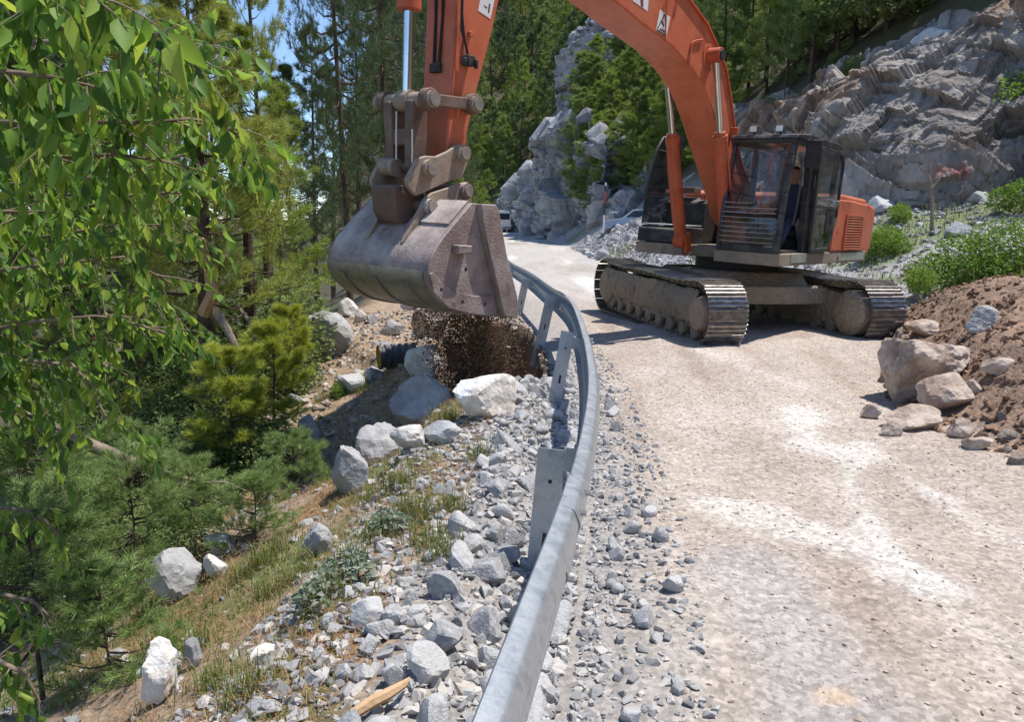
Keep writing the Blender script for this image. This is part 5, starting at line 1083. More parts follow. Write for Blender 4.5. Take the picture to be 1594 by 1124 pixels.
leafmat('shrub_leaf', [(0.101, 0.175, 0.040), (0.166, 0.267, 0.052), (0.258, 0.368, 0.064)], trans=.35, rough=.65, mixobj=.2, spec=.12)
leafmat('dull_leaf', [(0.096, 0.144, 0.060), (0.156, 0.204, 0.072), (0.240, 0.288, 0.096)], trans=.3, rough=.65, mixobj=.3, spec=.12)
leafmat('grass_blade', [(0.084, 0.132, 0.030), (0.132, 0.186, 0.036), (0.240, 0.240, 0.072), (0.360, 0.288, 0.144)], trans=.3, rough=.55, pos=[0, .5, .8, 1])
leafmat('dry_needle', [(0.200, 0.100, 0.040), (0.300, 0.170, 0.080), (0.380, 0.260, 0.150)], trans=.1, rough=.7)
leafmat('greygreen_leaf', [(0.140, 0.180, 0.120), (0.200, 0.240, 0.170), (0.270, 0.300, 0.240)], trans=.2, rough=.6)
mat('pine_bark', [(.045, .032, .024), (.10, .072, .052), (.16, .11, .08)], 9, .95, bump=.9, bscale=22, bdist=.03, spec=.15)
mat('bark_light', [(.16, .12, .09), (.27, .215, .165), (.36, .29, .23)], 14, .9, bump=.6, bscale=40, bdist=.01, spec=.15)
mat('twig', [(.13, .10, .065), (.24, .19, .13)], 12, .85, bump=.2)
mat('broken_wood', [(.40, .22, .11), (.55, .33, .18)], 14, .85, bump=.3)
def tuft(n, L_, W_, r, spread=1.15, shoot=.6):
    """needles round a shoot along +z; (n,3,3)"""
    t = r.uniform(0, shoot, n) * L_; az = r.uniform(0, 6.283, n); th = r.uniform(.25, spread, n); ln = L_ * r.uniform(.65, 1.0, n)
    d = np.stack([np.sin(th) * np.cos(az), np.sin(th) * np.sin(az), np.cos(th)], 1); b = np.stack([0 * t, 0 * t, t], 1)
    s_ = np.cross(d, r.normal(size=(n, 3))); s_ /= np.linalg.norm(s_, axis=1, keepdims=True) + 1e-9
    return np.stack([b - s_ * W_ / 2, b + s_ * W_ / 2, b + d * ln[:, None]], 1)
def frames(dirs, r):
    z = dirs / (np.linalg.norm(dirs, axis=1, keepdims=True) + 1e-9); a = r.normal(size=z.shape); x = np.cross(a, z); x /= np.linalg.norm(x, axis=1, keepdims=True) + 1e-9; y = np.cross(z, x); return np.stack([x, y, z], 2)
def tufts_mesh(name, pos, dirs, m, r, n, L_, W_, var=5, spread=1.15, sc=None):
    B_ = [tuft(n, L_, W_, r, spread) for _ in range(var)]; out = []; k = r.integers(0, var, len(pos)); R = frames(dirs, r); sc = r.uniform(.75, 1.15, len(pos)) if sc is None else sc
    for v in range(var):
        q = np.where(k == v)[0]; out.append((np.einsum('nij,tkj->ntki', R[q], B_[v]) * sc[q][:, None, None, None] + pos[q][:, None, None, :]).reshape(-1, 3))
    V = np.concatenate(out); return npmesh(name, V, np.arange(len(V)).reshape(-1, 3), m)
def pine(seed, Ht, cb, R_, nb, tpb, tn, tL, tW, m, bark='pine_bark', lean=0.0, profile=None, tr=.016, up=.25, sides=5, subs=3, spread=1.15):
    r = np.random.default_rng(seed); w = MB()
    tp = [Vector((lean * (t ** 1.5) * Ht + .012 * Ht * math.sin(seed + 5 * t), .012 * Ht * math.cos(seed * 2 + 4 * t), Ht * t)) for t in np.linspace(0, 1, 12)]
    w.tube([tp[0] - Vector((0, 0, .5))] + tp, [Ht * tr * 1.25] + [max(.012, Ht * tr * (1 - .93 * t)) for t in np.linspace(0, 1, 12)], 9)
    ps = []; ds = []
    for i in range(nb):
        t = cb + (1 - cb) * ((i + r.uniform(0, .8)) / nb) ** .9; t = min(t, .985); k = t * 11; j = int(k); o = tp[j].lerp(tp[min(j + 1, 11)], k - j)
        s_ = (t - cb) / (1 - cb); prof_ = profile(s_) if profile else (.35 + .65 * math.sin(min(1, s_ * 1.7 + .25) * math.pi / 2)) * (1 - s_ ** 1.6) + .05
        ln = R_ * prof_ * r.uniform(.65, 1.15); az = r.uniform(0, 6.283); d = Vector((math.cos(az), math.sin(az), 0)); rise = up * (.4 + s_) + r.normal() * .12
        pts = [o + d * (ln * q) + Vector((0, 0, ln * (rise * q + .12 * q * q - .22 * math.sin(math.pi * q) * (1 - s_)))) for q in (0, .3, .6, .85, 1.0)]
        w.tube(pts, [max(.006, .012 * ln + .008), max(.005, .009 * ln + .004), max(.004, .006 * ln), .004, .003], sides, cap=False)
        PA = np.array([tuple(v) for v in pts]); dn = np.array(d); a = np.minimum(r.uniform(.22, 1.0, tpb) ** .75 * 4, 3.99); j = a.astype(int); c = PA[j] + (PA[j + 1] - PA[j]) * (a - j)[:, None]
        side = np.cross(dn, [0, 0, 1.]); sd = r.normal(size=tpb)
        off = side * (sd * ln * .17 * (1.15 - a / 5))[:, None] + np.array([0, 0, 1]) * (np.abs(r.normal(size=tpb)) * .06 * ln)[:, None] + dn * (r.normal(size=tpb) * .05 * ln)[:, None]
        ps += list(c + off); ds += list(dn * .8 + side * (sd * .5)[:, None] + np.array([0, 0, 1.]) * (.55 + .5 * r.uniform(size=tpb))[:, None] + r.normal(size=(tpb, 3)) * .35)
    for q in range(max(6, tpb // 2)): ps.append(np.array(tp[-1]) - np.array([0, 0, r.uniform(0, .07 * Ht)]) + r.normal(size=3) * .02 * Ht); ds.append(np.array([0, 0, 1]) + r.normal(size=3) * .5)
    crown = tufts_mesh('crown', np.array(ps), np.array(ds), m, r, tn, tL, tW, spread=spread)
    root = empty('pine_tree'); to = w.build('trunk', bark, root, smooth=50); co = mobj('crown', crown, root); return root
def copy_tree(src, name=None):
    c = src.copy(); COL.objects.link(c)
    for ch in src.children: k = ch.copy(); COL.objects.link(k); k.parent = c
    return c
def put(o, x, y, z=None, rot=0, sc=1.0, label=None, cat='tree', group=None):
    o.location = (x, y, H1(x, y) - .1 if z is None else z); o.rotation_euler = (0, 0, rot); o.scale = (sc,) * 3 if not isinstance(sc, tuple) else sc
    tag(o, label, cat, group); return o
def at_px(px, y): return (px - 797) / FPX * y * (math.cos(CAM_PITCH))
# near pines on the left slope
t1 = pine(301, 5.3, .34, 1.15, 62, 44, 26, .15, .0065, 'needle_near', lean=.03, up=.35, tr=.026)
put(t1, at_px(300, 8.6), 8.6, None, .4, 1, 'near pine with dark trunk and yellow-green needles on the left slope', 'tree')
pa = pine(302, 9.0, .10, 1.5, 80, 34, 20, .19, .010, 'needle_near', up=.5); pb = pine(303, 11.0, .22, 2.6, 80, 40, 18, .24, .014, 'needle_dark', up=.25); pc_ = pine(304, 8.0, .08, 1.5, 70, 32, 18, .19, .010, 'needle_light', up=.4)
sl_used = set()
def near(src, px, y, rot, sc, label):
    o = src if src.name not in sl_used else copy_tree(src); sl_used.add(src.name); x = at_px(px, y); put(o, x, y, None, rot, sc, label, 'tree', 'pines on the left slope'); return o
near(pa, 408, 13.0, .5, (.42, .42, .98), 'slim young pine whose tip stands against the blue sky')
near(pb, 535, 23, 1.0, (.62, .62, 1.45), 'tall dark pine right of the sky gap with a straight black trunk')
near(pb, 600, 27, 2.4, (.9, .9, 1.55), 'tall dark pine directly left of the excavator arm')
near(pb, 640, 33, 4.1, (1.2, 1.2, 1.75), 'tall dark pine half hidden behind the excavator arm')
near(pb, 492, 30, 5.2, (.7, .7, 1.0), 'dark pine left of the straight black trunk')
near(pa, 336, 17, 2.2, (.38, .38, 1.25), 'thin pine leader behind the leafy branch tips')
near(pa, 205, 12.0, 3.3, (.9, .9, 1.18), 'dense pine behind the leafy branches at the top left')
near(pb, 180, 16, .3, (.9, .9, 1.2), 'dark pine deep behind the leafy branches')
near(pb, 60, 14, 1.9, (1, 1, 1.15), 'dark pine at the far left behind the leaves')
near(pc_, 440, 18, 1.1, (.9, .9, .72), 'bushy olive pine below the sky gap')
near(pc_, 385, 11.0, 2.7, (.85, .85, .62), 'bushy bright pine right of the near dark trunk')
near(pb, 455, 26, .9, (.8, .8, .80), 'low dark pine in front of the tall dark pines')
near(pa, 140, 9.5, 4.0, (.95, .95, .80), 'olive pine behind the hanging leaves on the left')
near(pb, 20, 9.0, 5.0, (.8, .8, .62), 'shaded pine at the left picture edge')
near(pc_, 215, 19, .2, (1, 1, .7), 'pale pine low behind the near dark trunk')
near(pb, 560, 41, 3.0, (1.1, 1.1, 1.5), 'distant dark pine behind the bucket linkage'); near(pb, 520, 50, 3.9, (1.0, 1.0, 1.3), 'distant dark pine left of the bucket linkage'); near(pb, 660, 48, .7, (1.2, 1.2, 1.7), 'distant dark pine behind the arm'); near(pb, 700, 60, 1.7, (1.2, 1.2, 1.6), 'distant pine seen right of the bucket linkage')
# young pines low on the slope
ps1 = pine(311, 1.5, .06, .55, 34, 26, 30, .13, .0055, 'needle_yellow', up=.8, tr=.014, profile=lambda s_: .75 * (1 - s_) ** .5 + .15)
def sap(src, px, py, y, rot, sc, label):
    o = src if src.name not in sl_used else copy_tree(src); sl_used.add(src.name); p = P(px, py, y); put(o, p.x, y, min(p.z, H1(p.x, y) + .4), rot, sc, label, 'tree', 'young pines low on the left slope'); return o
ps2 = pine(312, 1.3, .03, .75, 34, 17, 30, .15, .0055, 'needle_blue', up=.35, tr=.012, profile=lambda s_: 1.0 - .6 * s_)
sap(ps1, 365, 700, 7.4, 0, (.85, .85, .62), 'small bright yellow-green pine sapling beside the dark trunk'); sap(ps1, 430, 672, 8.2, 1.3, (.8, .8, .72), 'yellow-green pine sapling right of the brightest sapling'); sap(ps1, 335, 735, 7.8, 2.3, (.4, .4, .3), 'little yellow-green sapling at the foot of the dark trunk')
sap(ps2, 400, 850, 5.0, .4, (.48, .48, .38), 'low green pine bush with long needles above the grassy bank'); sap(ps2, 210, 860, 4.8, 1.9, (.5, .5, .46), 'blue-green pine bush under the fallen limb'); sap(ps2, 90, 800, 5.4, 3.0, (.9, .9, .9), 'blue-green pine bush at the left under the leaves'); sap(ps2, 215, 735, 6.6, 4.2, (.6, .6, .5), 'blue-green pine bush left of the dark trunk base')
sap(ps2, 460, 780, 6.4, 5.0, (.5, .5, .42), 'small green pine bush at the gully edge'); sap(ps2, 300, 815, 5.4, 2.6, (.42, .42, .34), 'green pine bush right below the fallen limb'); sap(ps2, 60, 1010, 3.6, 1.1, (.7, .7, .55), 'dark green pine bush in the lower left corner'); sap(ps2, 170, 1060, 3.5, 3.7, (.5, .5, .4), 'green pine bush left of the tall white rock'); sap(ps1, 455, 600, 9.5, .7, (.7, .7, .6), 'yellowish pine sapling near the big grey boulder')
# forest on the mountain beyond the bend and above the rock cut
far = [pine(320 + i, 10.0 + i, .12 + .06 * i, 2.3 + .2 * i, 46, 17, 10, .50, .055, ['needle_far', 'needle_far', 'needle_light', 'needle_dark'][i], up=.3, sides=4, spread=1.3) for i in range(4)]
mid = [pine(330 + i, 9.0, .10, 2.2, 60, 30, 14, .30, .024, ['needle_far', 'needle_light', 'needle_far'][i], up=.35, sides=4, spread=1.25) for i in range(3)]
fr = np.random.default_rng(5); firstuse = {}
def forest(src, x, y, sc, label, group):
    o = src if src.name not in firstuse else copy_tree(src); firstuse[src.name] = 1; put(o, x, y, H1(x, y) - .3, fr.uniform(0, 6.28), (sc * fr.uniform(.85, 1.15), sc * fr.uniform(.85, 1.15), sc * fr.uniform(.85, 1.25)), label, 'tree', group)
n = 0
pts_ = [(px + fr.uniform(-13, 13), py + fr.uniform(-9, 9)) for py in range(330, -40, -21) for px in range(690, 1130, 33)]
for g in G_many(*zip(*pts_), 420):
    if g.y < 112 or g.y > 400: continue
    forest(far[int(fr.integers(0, 4))], g.x, g.y, fr.uniform(.75, 1.15), 'pine in the forest on the mountainside beyond the bend', 'forest on the far mountainside'); n += 1
n2_ = 0
pts_ = [(px + fr.uniform(-16, 16), py + fr.uniform(-12, 12)) for py in range(205, -90, -26) for px in range(1000, 1640, 38)]
pts_ = [q for q in pts_ if q[1] <= np.interp(q[0], [1000, 1100, 1250, 1350, 1480, 1640], [240, 205, 150, 70, 5, -40])]
for g in G_many(*zip(*pts_), 200):
    if g.y > 110 or g.y < 25 or g.x < float(XB(g.y)) + 3: continue
    forest(mid[int(fr.integers(0, 3))], g.x, g.y, fr.uniform(.7, 1.05), 'pine on the wooded slope above the rock cut', 'pines above the rock cut'); n2_ += 1
ob = polyline([P(1135, 375, 31), P(1060, 375, 36), P(1000, 375, 42), P(950, 373, 48), P(905, 370, 54)], 60); ot = polyline([P(1135, 130, 58), P(1065, 105, 62), P(1000, 125, 64), P(945, 150, 65), P(897, 185, 63)], 60)
for i in range(72):
    u_ = fr.uniform(0, 1) ** .8; t_ = fr.uniform(.26 - .10 * u_, 1.0); q = ob[int(u_ * 59)] * (1 - t_) + ot[int(u_ * 59)] * t_; s_ = fr.uniform(.5, .9)
    o = copy_tree(mid[i % 2]); o.location = (q[0], q[1], q[2] - .5); o.rotation_euler = (0, 0, i); o.scale = (s_ * 1.05, s_ * 1.05, s_ * fr.uniform(.7, .95)); tag(o, 'light green young pine on the rocky slope between shaded wall and boom', 'tree', 'young pines on the rocky slope')
for i, (px, y) in enumerate([(735, 92), (748, 100), (760, 106), (715, 88), (725, 104), (790, 116), (772, 118)]):
    x = at_px(px, y); forest(far[2], x, y, fr.uniform(.5, .8), 'low bright tree beside the far bend of the road', 'trees beside the far bend')
# leafy shrubs
def shrub(seed, blobs, nleaf, size, m, name='shrub'):
    r = np.random.default_rng(seed); P_ = []; w = MB()
    for (c, rad) in blobs:
        k = int(nleaf * (rad[0] * rad[2]) / sum(b[1][0] * b[1][2] for b in blobs)); d = r.normal(size=(k, 3)); d /= np.linalg.norm(d, axis=1, keepdims=True); q = r.uniform(.35, 1, k) ** .5
        lump = 1 + .28 * fbm(d[:, 0] * 2.5 + seed, d[:, 1] * 2.5, d[:, 2] * 2.5, seed=seed); P_.append(np.array(c) + d * np.array(rad) * (q * lump)[:, None])
        for j in range(5): e = np.array(c) + r.normal(size=3) * np.array(rad) * .5; w.tube([(c[0] * .3, c[1] * .3, 0), (c[0] * .7, c[1] * .7, c[2] * .5), tuple(e)], [.014, .010, .004], 4, cap=False)
    p = np.concatenate(P_); p = p[p[:, 2] > -.05]; n = len(p); R = rand_rot(n, r); s_ = size * r.uniform(.6, 1.2, n)
    L_ = np.array([(0, 0, 0), (.38, .45, .08), (0, 1, -.1), (-.38, .45, .08), (0, .5, -.06)]); F = np.array([(0, 1, 4), (1, 2, 4), (2, 3, 4), (3, 0, 4)])
    W = np.einsum('nij,vj->nvi', R, L_) * s_[:, None, None]; W[:, :, 2] = W[:, :, 2] * .7 - np.abs(W[:, :, 1]) * .15; W += p[:, None, :]
    root = empty(name); mobj('foliage', npmesh('foliage', W.reshape(-1, 3), (F[None] + (np.arange(n) * 5)[:, None, None]).reshape(-1, 3), m), root); w.build('stems', 'twig', root); return root
big = shrub(401, [((0, 0, .55), (.75, .6, .6)), ((.8, .1, .75), (.8, .6, .7)), ((-.75, -.1, .35), (.5, .45, .38)), ((.3, -.3, .35), (.8, .4, .35)), ((1.5, 0, .6), (.7, .6, .6))], 9000, .075, 'shrub_leaf')
s2 = shrub(402, [((0, 0, .35), (.45, .4, .38)), ((.35, .1, .3), (.35, .3, .3)), ((-.3, 0, .25), (.35, .3, .26))], 2600, .06, 'shrub_leaf'); s3 = shrub(403, [((0, 0, .5), (.6, .6, .5)), ((.5, .2, .4), (.5, .5, .4)), ((-.5, -.1, .4), (.5, .5, .42))], 3200, .07, 'dull_leaf')
g = G(1500, 470); put(big, P(1500, 450, 14.6).x, 14.6, H1(P(1500, 450, 14.6).x, 14.6) - .05, 0, .95, 'large leafy green shrub on the scree above the soil heap', 'shrub')
def shr(src, px, py, sc, label, y=None, rot=0, group=None, dz=-.05):
    o = src if src.name not in firstuse else copy_tree(src); firstuse[src.name] = 1
    g = G(px, py) if y is None else P(px, py, y); put(o, g.x, g.y, g.z + dz, rot, sc, label, 'shrub', group); return o
shr(s2, 1432, 452, .7, 'small leafy shrub behind the right track', rot=1, y=13.9); shr(s2, 1590, 330, 1.2, 'leafy shrub at the right edge on top of the scree', rot=2); shr(s2, 1375, 400, 1.1, 'green shrub between counterweight and grey scree', rot=3); shr(s2, 1400, 345, .8, 'small green shrub behind the engine cover', rot=4)
shr(s2, 1585, 190, 2.2, 'olive bush growing on the rock cut at the right edge', y=23.5, rot=1); shr(s2, 1497, 160, 1.3, 'round green tuft growing on the rock cut', y=26, rot=2); shr(s3, 1370, 20, 3.6, 'dense dark bush at the top edge of the rock cut', y=33, rot=0); shr(s2, 1420, 150, 1.6, 'yellowish bush on a ledge of the rock cut', y=28.5, rot=4); shr(s2, 1380, 385, .9, 'low weeds beside the counterweight', rot=.5)
shr(s2, 568, 712, .34, 'bright green leafy shrub on the dark upright rock', rot=.3); shr(s2, 530, 612, .3, 'low green weeds on the bare soil slope', rot=1.6); shr(s2, 560, 600, .26, 'small green weed patch right of the low weeds', rot=2.2)
shr(s2, 655, 330 + 20, 1, 'weeds at the far road edge', y=60, rot=1); shr(s2, 850, 330, 1.6, 'green bush low on the shaded rock wall', y=70, rot=2)
for i, (px, py, y, sc_) in enumerate([(1290, 165, 34, 1.3), (1330, 130, 32.5, 1.2), (1400, 190, 26.5, .9), (1450, 120, 28.5, 1.0), (1560, 95, 26.5, 1.1), (1530, 215, 23.5, .7), (1380, 240, 24.5, .7), (1200, 190, 37, 1.3), (1250, 190, 34, 1.0)]):
    shr(s3 if i % 2 else s2, px, py, sc_, 'small green bush clinging to a ledge of the rock cut', y=y, rot=i, group='bushes on the rock cut')
und = np.random.default_rng(9)
pts_ = [(und.uniform(-40, 520), und.uniform(430, 1000)) for i in range(64)]; pts_ = [q for q in pts_ if q[0] <= np.interp(q[1], [430, 560, 700, 850, 1000], [540, 470, 420, 330, 170])]
for g in G_many(*zip(*pts_)):
    o = copy_tree(s3); put(o, g.x, g.y, g.z - .05, und.uniform(0, 6), float(np.clip(.12 * g.y * und.uniform(.5, 1.0), .2, 1.6)), 'dull green bush in the shaded undergrowth of the left slope', 'shrub', 'undergrowth bushes on the left slope')
# bare sapling on the scree
g = P(1455, 312, 19.5); bs_ = empty('bare_sapling', (g.x, g.y, H1(g.x, g.y))); tag(bs_, 'thin leafless forked sapling standing on the scree', 'sapling'); k = 19.5 / FPX; b0 = Vector((0, 0, 0)); dzz = g.z - H1(g.x, g.y)
mb = MB(); f0 = Vector((-12 * k, 0, 38 * k + dzz)); mb.tube([b0, Vector((-5 * k, 0, 15 * k + dzz)), f0], [.05, .04, .03], 6); mb.build('stem', 'bark_light', bs_)
for pts in ([(-12, 38), (-24, 46), (-38, 60)], [(-12, 38), (-15, 60), (-18, 78), (-30, 84), (-60, 86)], [(-5, 20), (6, 34), (12, 48)]):
    MB().tube([Vector((a * k, 0, b * k + dzz)) for a, b in pts], [.028] + [.02] * (len(pts) - 2) + [.008], 5).build('branch', 'bark_light', bs_)
# broken limb hanging through the undergrowth
lm = empty('broken_limb', P(60, 660, 5.2)); tag(lm, 'grey broken pine limb slanting down through the undergrowth', 'branch'); lo_ = lm.location.copy()
mb = MB(); mb.tube([P(20, 640, 5.0) - lo_, P(100, 678, 5.2) - lo_, P(190, 712, 5.4) - lo_, P(265, 742, 5.6) - lo_, P(320, 755, 5.7) - lo_], [.055, .05, .042, .032, .02], 9); mb.build('limb', 'bark_light', lm, smooth=60)
for pts in ([(265, 742), (310, 768), (355, 790)], [(300, 752), (350, 750), (385, 765)], [(75, 672), (80, 720), (100, 760), (90, 800)], [(130, 690), (118, 730), (112, 760)], [(180, 708), (200, 690), (230, 690)], [(235, 735), (250, 770), (262, 800)]):
    MB().tube([P(a, b, 5.5) - lo_ for a, b in pts], [.014] + [.009] * (len(pts) - 2) + [.004], 5).build('twig', 'bark_light', lm)
sn = empty('snapped_branch', P(340, 490, 8.2)); tag(sn, 'snapped pine branch with orange broken end hanging beside the dark trunk', 'branch'); lo_ = sn.location.copy()
MB().tube([P(338, 486, 8.2) - lo_, P(355, 515, 8.2) - lo_, P(370, 545, 8.2) - lo_, P(382, 576, 8.1) - lo_], [.05, .042, .03, .014], 7).build('branch', 'bark_light', sn); MB().tube([P(334, 478, 8.2) - lo_, P(338, 487, 8.2) - lo_], [.02, .052], 7).build('broken_end', 'broken_wood', sn)
MB().tube([P(310, 372, 8.4) - lo_, P(326, 420, 8.3) - lo_, P(331, 460, 8.3) - lo_, P(318, 488, 8.4) - lo_], [.05, .06, .07, .075], 8).build('stub', 'broken_wood', sn)
ds_ = empty('dead_branch', P(370, 475, 9)); tag(ds_, 'thin curved dead branch right of the snapped branch', 'branch'); lo_ = ds_.location.copy(); MB().tube([P(362, 468, 9) - lo_, P(388, 500, 9) - lo_, P(398, 530, 9) - lo_, P(422, 556, 9) - lo_], [.02, .026, .022, .010], 6).build('branch', 'bark_light', ds_)
# ------------------------------------------------------------------ grass and litter
def blades(name, pos, ln, wd, m, label, seed, droop=.5):
    r = np.random.default_rng(seed); n = len(pos); az = r.uniform(0, 6.283, n); d = np.stack([np.cos(az), np.sin(az), 0 * az], 1); s_ = np.stack([-np.sin(az), np.cos(az), 0 * az], 1) * wd[:, None] / 2; t = r.uniform(.15, 1, n) * droop
    up_ = np.array([0, 0, 1.]); m1 = pos + (up_ * .6 + d * t[:, None] * .35) * ln[:, None]; tip = pos + (up_ * (1 - .35 * t[:, None]) + d * t[:, None]) * ln[:, None]
    V = np.stack([pos - s_, pos + s_, m1 - s_ * .7, m1 + s_ * .7, tip], 1).reshape(-1, 3); F = (np.array([(0, 1, 3), (0, 3, 2), (2, 3, 4)])[None] + (np.arange(n) * 5)[:, None, None]).reshape(-1, 3)
    o = mobj(name, npmesh(name, V, F, m)); tag(o, label, 'grass', None, 'stuff')
def tuss(centres, per, rad, seed):
    r = np.random.default_rng(seed); c = np.repeat(centres, per, 0); p = c + r.normal(size=(len(c), 3)) * rad; p[:, 2] = H(p[:, 0], p[:, 1]) - .01; return p, r
cs_ = np.array([tuple(v) for v in G_many(*zip(*[(650, 815), (665, 850), (690, 870), (700, 800), (640, 800), (200, 945), (235, 950), (180, 960), (250, 990), (215, 975), (620, 690), (690, 655), (705, 655), (500, 940), (540, 880), (585, 840), (470, 900), (420, 930), (390, 1080), (330, 1070), (300, 1020), (745, 715), (560, 610), (520, 620), (500, 625), (430, 860), (410, 880), (380, 900), (580, 780), (620, 760)]))])
p, r = tuss(cs_, 130, .055, 3); blades('grass', p, r.uniform(.06, .20, len(p)), r.uniform(.003, .006, len(p)), 'grass_blade', 'tufts of green grass on the near bank', 4, droop=.9)
r = np.random.default_rng(6); n = 26000; y = 1.4 + 8 * r.uniform(size=n) ** 1.3; x = XL(y) - .8 - 3.2 * r.uniform(size=n); k = fbm(x * 1.1, y * 1.1, seed=71) + .25 * r.normal(size=n) > .12; p = np.stack([x[k], y[k], H(x[k], y[k]) - .005], 1); blades('ground_cover', p, r.uniform(.02, .07, len(p)), r.uniform(.004, .010, len(p)), 'grass_blade', 'low green ground cover on the embankment', 7, droop=1.2)
n = 26000; y = 1.4 + 6.5 * r.uniform(size=n) ** 1.2; x = XL(y) - .75 - 2.4 * r.uniform(size=n); k = fbm(x * 1.5, y * 1.5, seed=70) + .3 * r.normal(size=n) > -.05; p = np.stack([x[k], y[k], H(x[k], y[k])], 1); blades('dry_needles', p, r.uniform(.03, .09, len(p)), r.uniform(.002, .004, len(p)), 'dry_needle', 'brown dry needles and stalks littering the embankment', 8, droop=2.6)
n = 9000; y = 11 + 24 * r.uniform(size=n); x = XR(y) + (XB(y) - XR(y)) * r.uniform(size=n); k = (fbm(x * .45, y * .45, seed=75) + .12 * r.normal(size=n) > .1); p = np.stack([x[k], y[k], H(x[k], y[k])], 1); blades('scree_grass', p, r.uniform(.10, .32, len(p)), r.uniform(.012, .03, len(p)), 'grass_blade', 'grass patches on the scree slope', 9, droop=.9)
gp_ = shrub(410, [((0, 0, .06), (.10, .09, .06))], 60, .05, 'greygreen_leaf', 'rosette_plant')
for i, (a, b) in enumerate([(520, 905), (545, 890), (505, 925), (560, 905), (488, 950), (600, 820), (618, 830), (590, 835)]):
    o = gp_ if i == 0 else copy_tree(gp_); g = G(a, b); put(o, g.x, g.y, g.z, i * 1.3, .9, 'grey-green broad-leaved rosette plant on the near bank', 'plant', 'rosette plants on the near bank')
# ------------------------------------------------------------------ leafy branches in the foreground
lt = empty('broadleaf_tree', (-3.3, 2.9, H1(-3.3, 2.9))); tag(lt, 'broadleaf tree hanging bright green leaves into the left foreground', 'tree'); lo_ = lt.location.copy()
limbs = [([(-160, 60, 2.7), (60, 66, 2.5), (190, 60, 2.4), (320, 78, 2.5), (372, 150, 2.55)], .5, .085), ([(-160, 190, 2.8), (120, 190, 2.5), (270, 190, 2.6), (360, 180, 2.7), (432, 222, 2.75)], .45, .085), ([(-160, 330, 3.2), (110, 330, 2.9), (240, 300, 2.9), (330, 300, 2.9)], .5, .085), ([(-160, 250, 3.0), (80, 245, 2.7), (200, 240, 2.6), (310, 255, 2.6)], .5, .085),
    ([(-160, 440, 3.2), (100, 410, 3.0), (210, 400, 3.0), (292, 440, 3.1)], .5, .08), ([(-160, 540, 3.2), (60, 500, 3.0), (180, 490, 3.1), (285, 520, 3.1)], .45, .08), ([(-160, 620, 3.0), (40, 560, 2.9), (130, 570, 2.9), (180, 650, 2.9)], .45, .08), ([(-160, 0, 2.1), (60, -12, 2.0), (150, -5, 1.95), (215, 30, 2.0)], .35, .115),
    ([(-160, 120, 2.2), (0, 110, 2.1), (90, 120, 2.05), (160, 135, 2.1)], .35, .11), ([(-160, 380, 3.6), (60, 370, 3.5), (200, 350, 3.5), (300, 350, 3.5)], .5, .08), ([(-160, 480, 3.7), (60, 450, 3.6), (190, 440, 3.6), (280, 470, 3.6)], .5, .08), ([(-160, 150, 3.5), (80, 140, 3.4), (230, 120, 3.4), (330, 110, 3.4)], .5, .085), ([(-160, 290, 3.7), (60, 285, 3.6), (220, 270, 3.6), (320, 240, 3.6)], .5, .085),
    ([(-140, 790, 2.9), (10, 790, 2.8), (60, 800, 2.8), (92, 830, 2.8)], .22, .07), ([(-140, 930, 2.6), (0, 925, 2.5), (50, 935, 2.5), (85, 965, 2.5)], .22, .075), ([(-140, 1050, 2.4), (0, 1030, 2.4), (40, 1050, 2.4), (60, 1090, 2.4)], .25, .075), ([(-160, 680, 3.2), (0, 640, 3.1), (60, 650, 3.1), (110, 700, 3.1)], .35, .075), ([(-160, 580, 3.8), (60, 560, 3.7), (160, 560, 3.7), (230, 590, 3.7)], .45, .08)]
lr = np.random.default_rng(21); LP, LD, LS = [], [], []
tw = MB(); tk_ = MB(); root_pts = []
for pts, tl, ls in limbs:
    w = polyline([np.array(P(q[0] if q[0] < 60 else 60 + (q[0] - 60) * .88, q[1], q[2])) for q in pts], 40); MBl = MB(); MBl.tube([Vector(q) - lo_ for q in w[::3]] + [Vector(w[-1]) - lo_], [.013 - .0085 * i / 13 for i in range(len(w[::3]) + 1)], 6); MBl.build('limb', 'twig', lt, smooth=60); root_pts.append(w[0])
    ltot = np.linalg.norm(np.diff(w, axis=0), axis=1).sum(); nt = int(ltot / .034)
    for i in range(nt):
        f = lr.uniform(.06, 1) * 39; j = min(int(f), 38); o = w[j] + (w[j + 1] - w[j]) * (f - j); d = (w[j + 1] - w[j]); d /= np.linalg.norm(d); d = d * .6 + lr.normal(size=3) * .65 + np.array([0, 0, -.25]); d /= np.linalg.norm(d); L_ = tl * lr.uniform(.35, 1.0) * .8; q = [o]; st_ = L_ / 7; dd = d.copy()
        for s_ in range(7): dd = dd + np.array([0, 0, -.085]) + lr.normal(size=3) * .06; dd /= np.linalg.norm(dd); q.append(q[-1] + dd * st_)
        tw.tube([Vector(a) - lo_ for a in q], [.0035 - .0004 * k for k in range(8)], 4, cap=False)
        nl = max(4, int(L_ / .030))
        for s_ in range(nl):
            a = (s_ + .6) / nl * 7; j2 = min(int(a), 6); c = q[j2] + (q[j2 + 1] - q[j2]) * (a - j2); sd = np.cross(dd, [0, 0, 1.]) * (1 if s_ % 2 else -1); hang = dd * .5 + sd * .55 + np.array([0, 0, -.75 - .5 * lr.uniform()]) + lr.normal(size=3) * .42
            LP.append(c); LD.append(hang); LS.append(ls * .84 * (.45 + .85 * lr.uniform() ** .8))
tw.build('twigs', 'twig', lt, smooth=60)['kind'] = 'stuff'
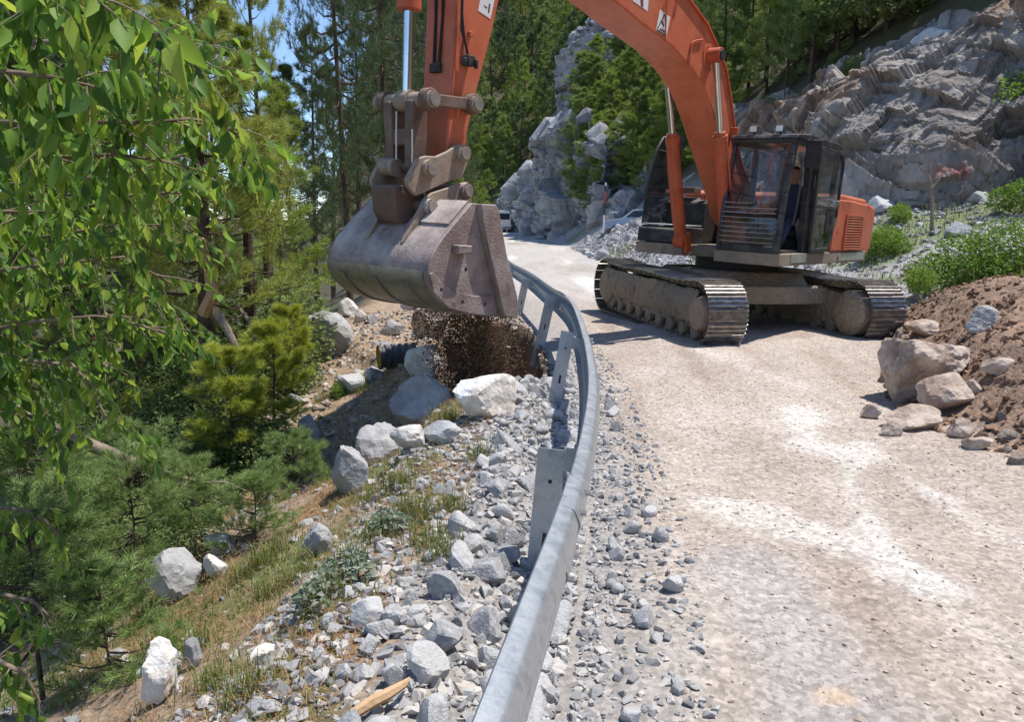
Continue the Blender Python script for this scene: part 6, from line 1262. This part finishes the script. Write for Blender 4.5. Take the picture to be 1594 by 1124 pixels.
c0 = Vector((-3.3, 2.9, 0)); tk_.tube([Vector((0, 0, -.4)), Vector((.05, 0, 1.0)), Vector((.0, .1, 2.2)), Vector((.1, .1, 4.0))], [.11, .095, .075, .04], 10); tk_.build('trunk', 'pine_bark', lt, smooth=60)
for q in root_pts: a = Vector(q) - lo_; zz0 = max(.2, a.z - .5); MB().tube([Vector((.0, .05, zz0)), (Vector((.0, .05, zz0)) + a) / 2 + Vector((0, 0, .05)), a], [.03, .022, .013], 6).build('limb', 'twig', lt, smooth=60)
LP, LD, LS = np.array(LP), np.array(LD), np.array(LS); nL = len(LP)
def leafshape(curl, fold):
    rows = [(0, .02), (.10, .17), (.28, .34), (.5, .36), (.72, .22), (.88, .09), (1, 0.0)]; V = []
    for t, w in rows: z = curl * (t * t) ; V += [(-w * .62, fold * w - z, t), (0, -z, t), (w * .62, fold * w - z, t)]
    F = []
    for i in range(len(rows) - 1):
        for j in range(2): a = i * 3 + j; F += [(a, a + 1, a + 4), (a, a + 4, a + 3)]
    return np.array(V, float), np.array(F)
SH = [leafshape(c, f) for c, f in ((.12, .35), (-.22, .25), (.42, .5), (.0, .15), (.25, .8))]
z = LD / np.linalg.norm(LD, axis=1, keepdims=True); a = lr.normal(size=z.shape); a[:, 2] += .8; y_ = a - (a * z).sum(1)[:, None] * z; y_ /= np.linalg.norm(y_, axis=1, keepdims=True); x_ = np.cross(y_, z); RR = np.stack([x_, y_, z], 2); kind = lr.integers(0, 5, nL)
D = LP[:, 1]; pxs = 797 + FPX * LP[:, 0] / D; vis = (pxs > 0); score = np.where(vis, LS / np.linalg.norm(LP - np.array([0, 0, CAM_H]), axis=1), 0); order = np.argsort(-score); single = order[:300]; rest = np.ones(nL, bool); rest[single] = False
LM = [npmesh('leaf', V, F, 'leaf_bright', smooth=True) for V, F in SH]
leafmat('leaf_single', [(.075, .16, .045), (.14, .27, .055), (.23, .37, .07), (.36, .46, .09)], trans=.5, rough=.52, pos=[0, .35, .7, 1], mixobj=1.0, spec=.2)
for me in LM: me.materials.clear(); me.materials.append(MATS['leaf_single'])
for i in single:
    o = bpy.data.objects.new('leaf', LM[kind[i]]); link(o, lt); M4 = Matrix(RR[i].tolist()).to_4x4(); M4.translation = Vector(LP[i]) - lo_; o.matrix_local = M4 @ Matrix.Diagonal((LS[i], LS[i], LS[i], 1))
VV = []; FF = []; off = 0
for k in range(5):
    q = np.where(rest & (kind == k))[0]; V, F = SH[k]; W = np.einsum('nij,vj->nvi', RR[q], V) * LS[q][:, None, None] + LP[q][:, None, :] - np.array(lo_); VV.append(W.reshape(-1, 3)); FF.append((F[None] + (np.arange(len(q)) * len(V))[:, None, None]).reshape(-1, 3) + off); off += len(q) * len(V)
o = mobj('foliage', npmesh('foliage', np.concatenate(VV), np.concatenate(FF), 'leaf_bright', smooth=True), lt); o['kind'] = 'stuff'
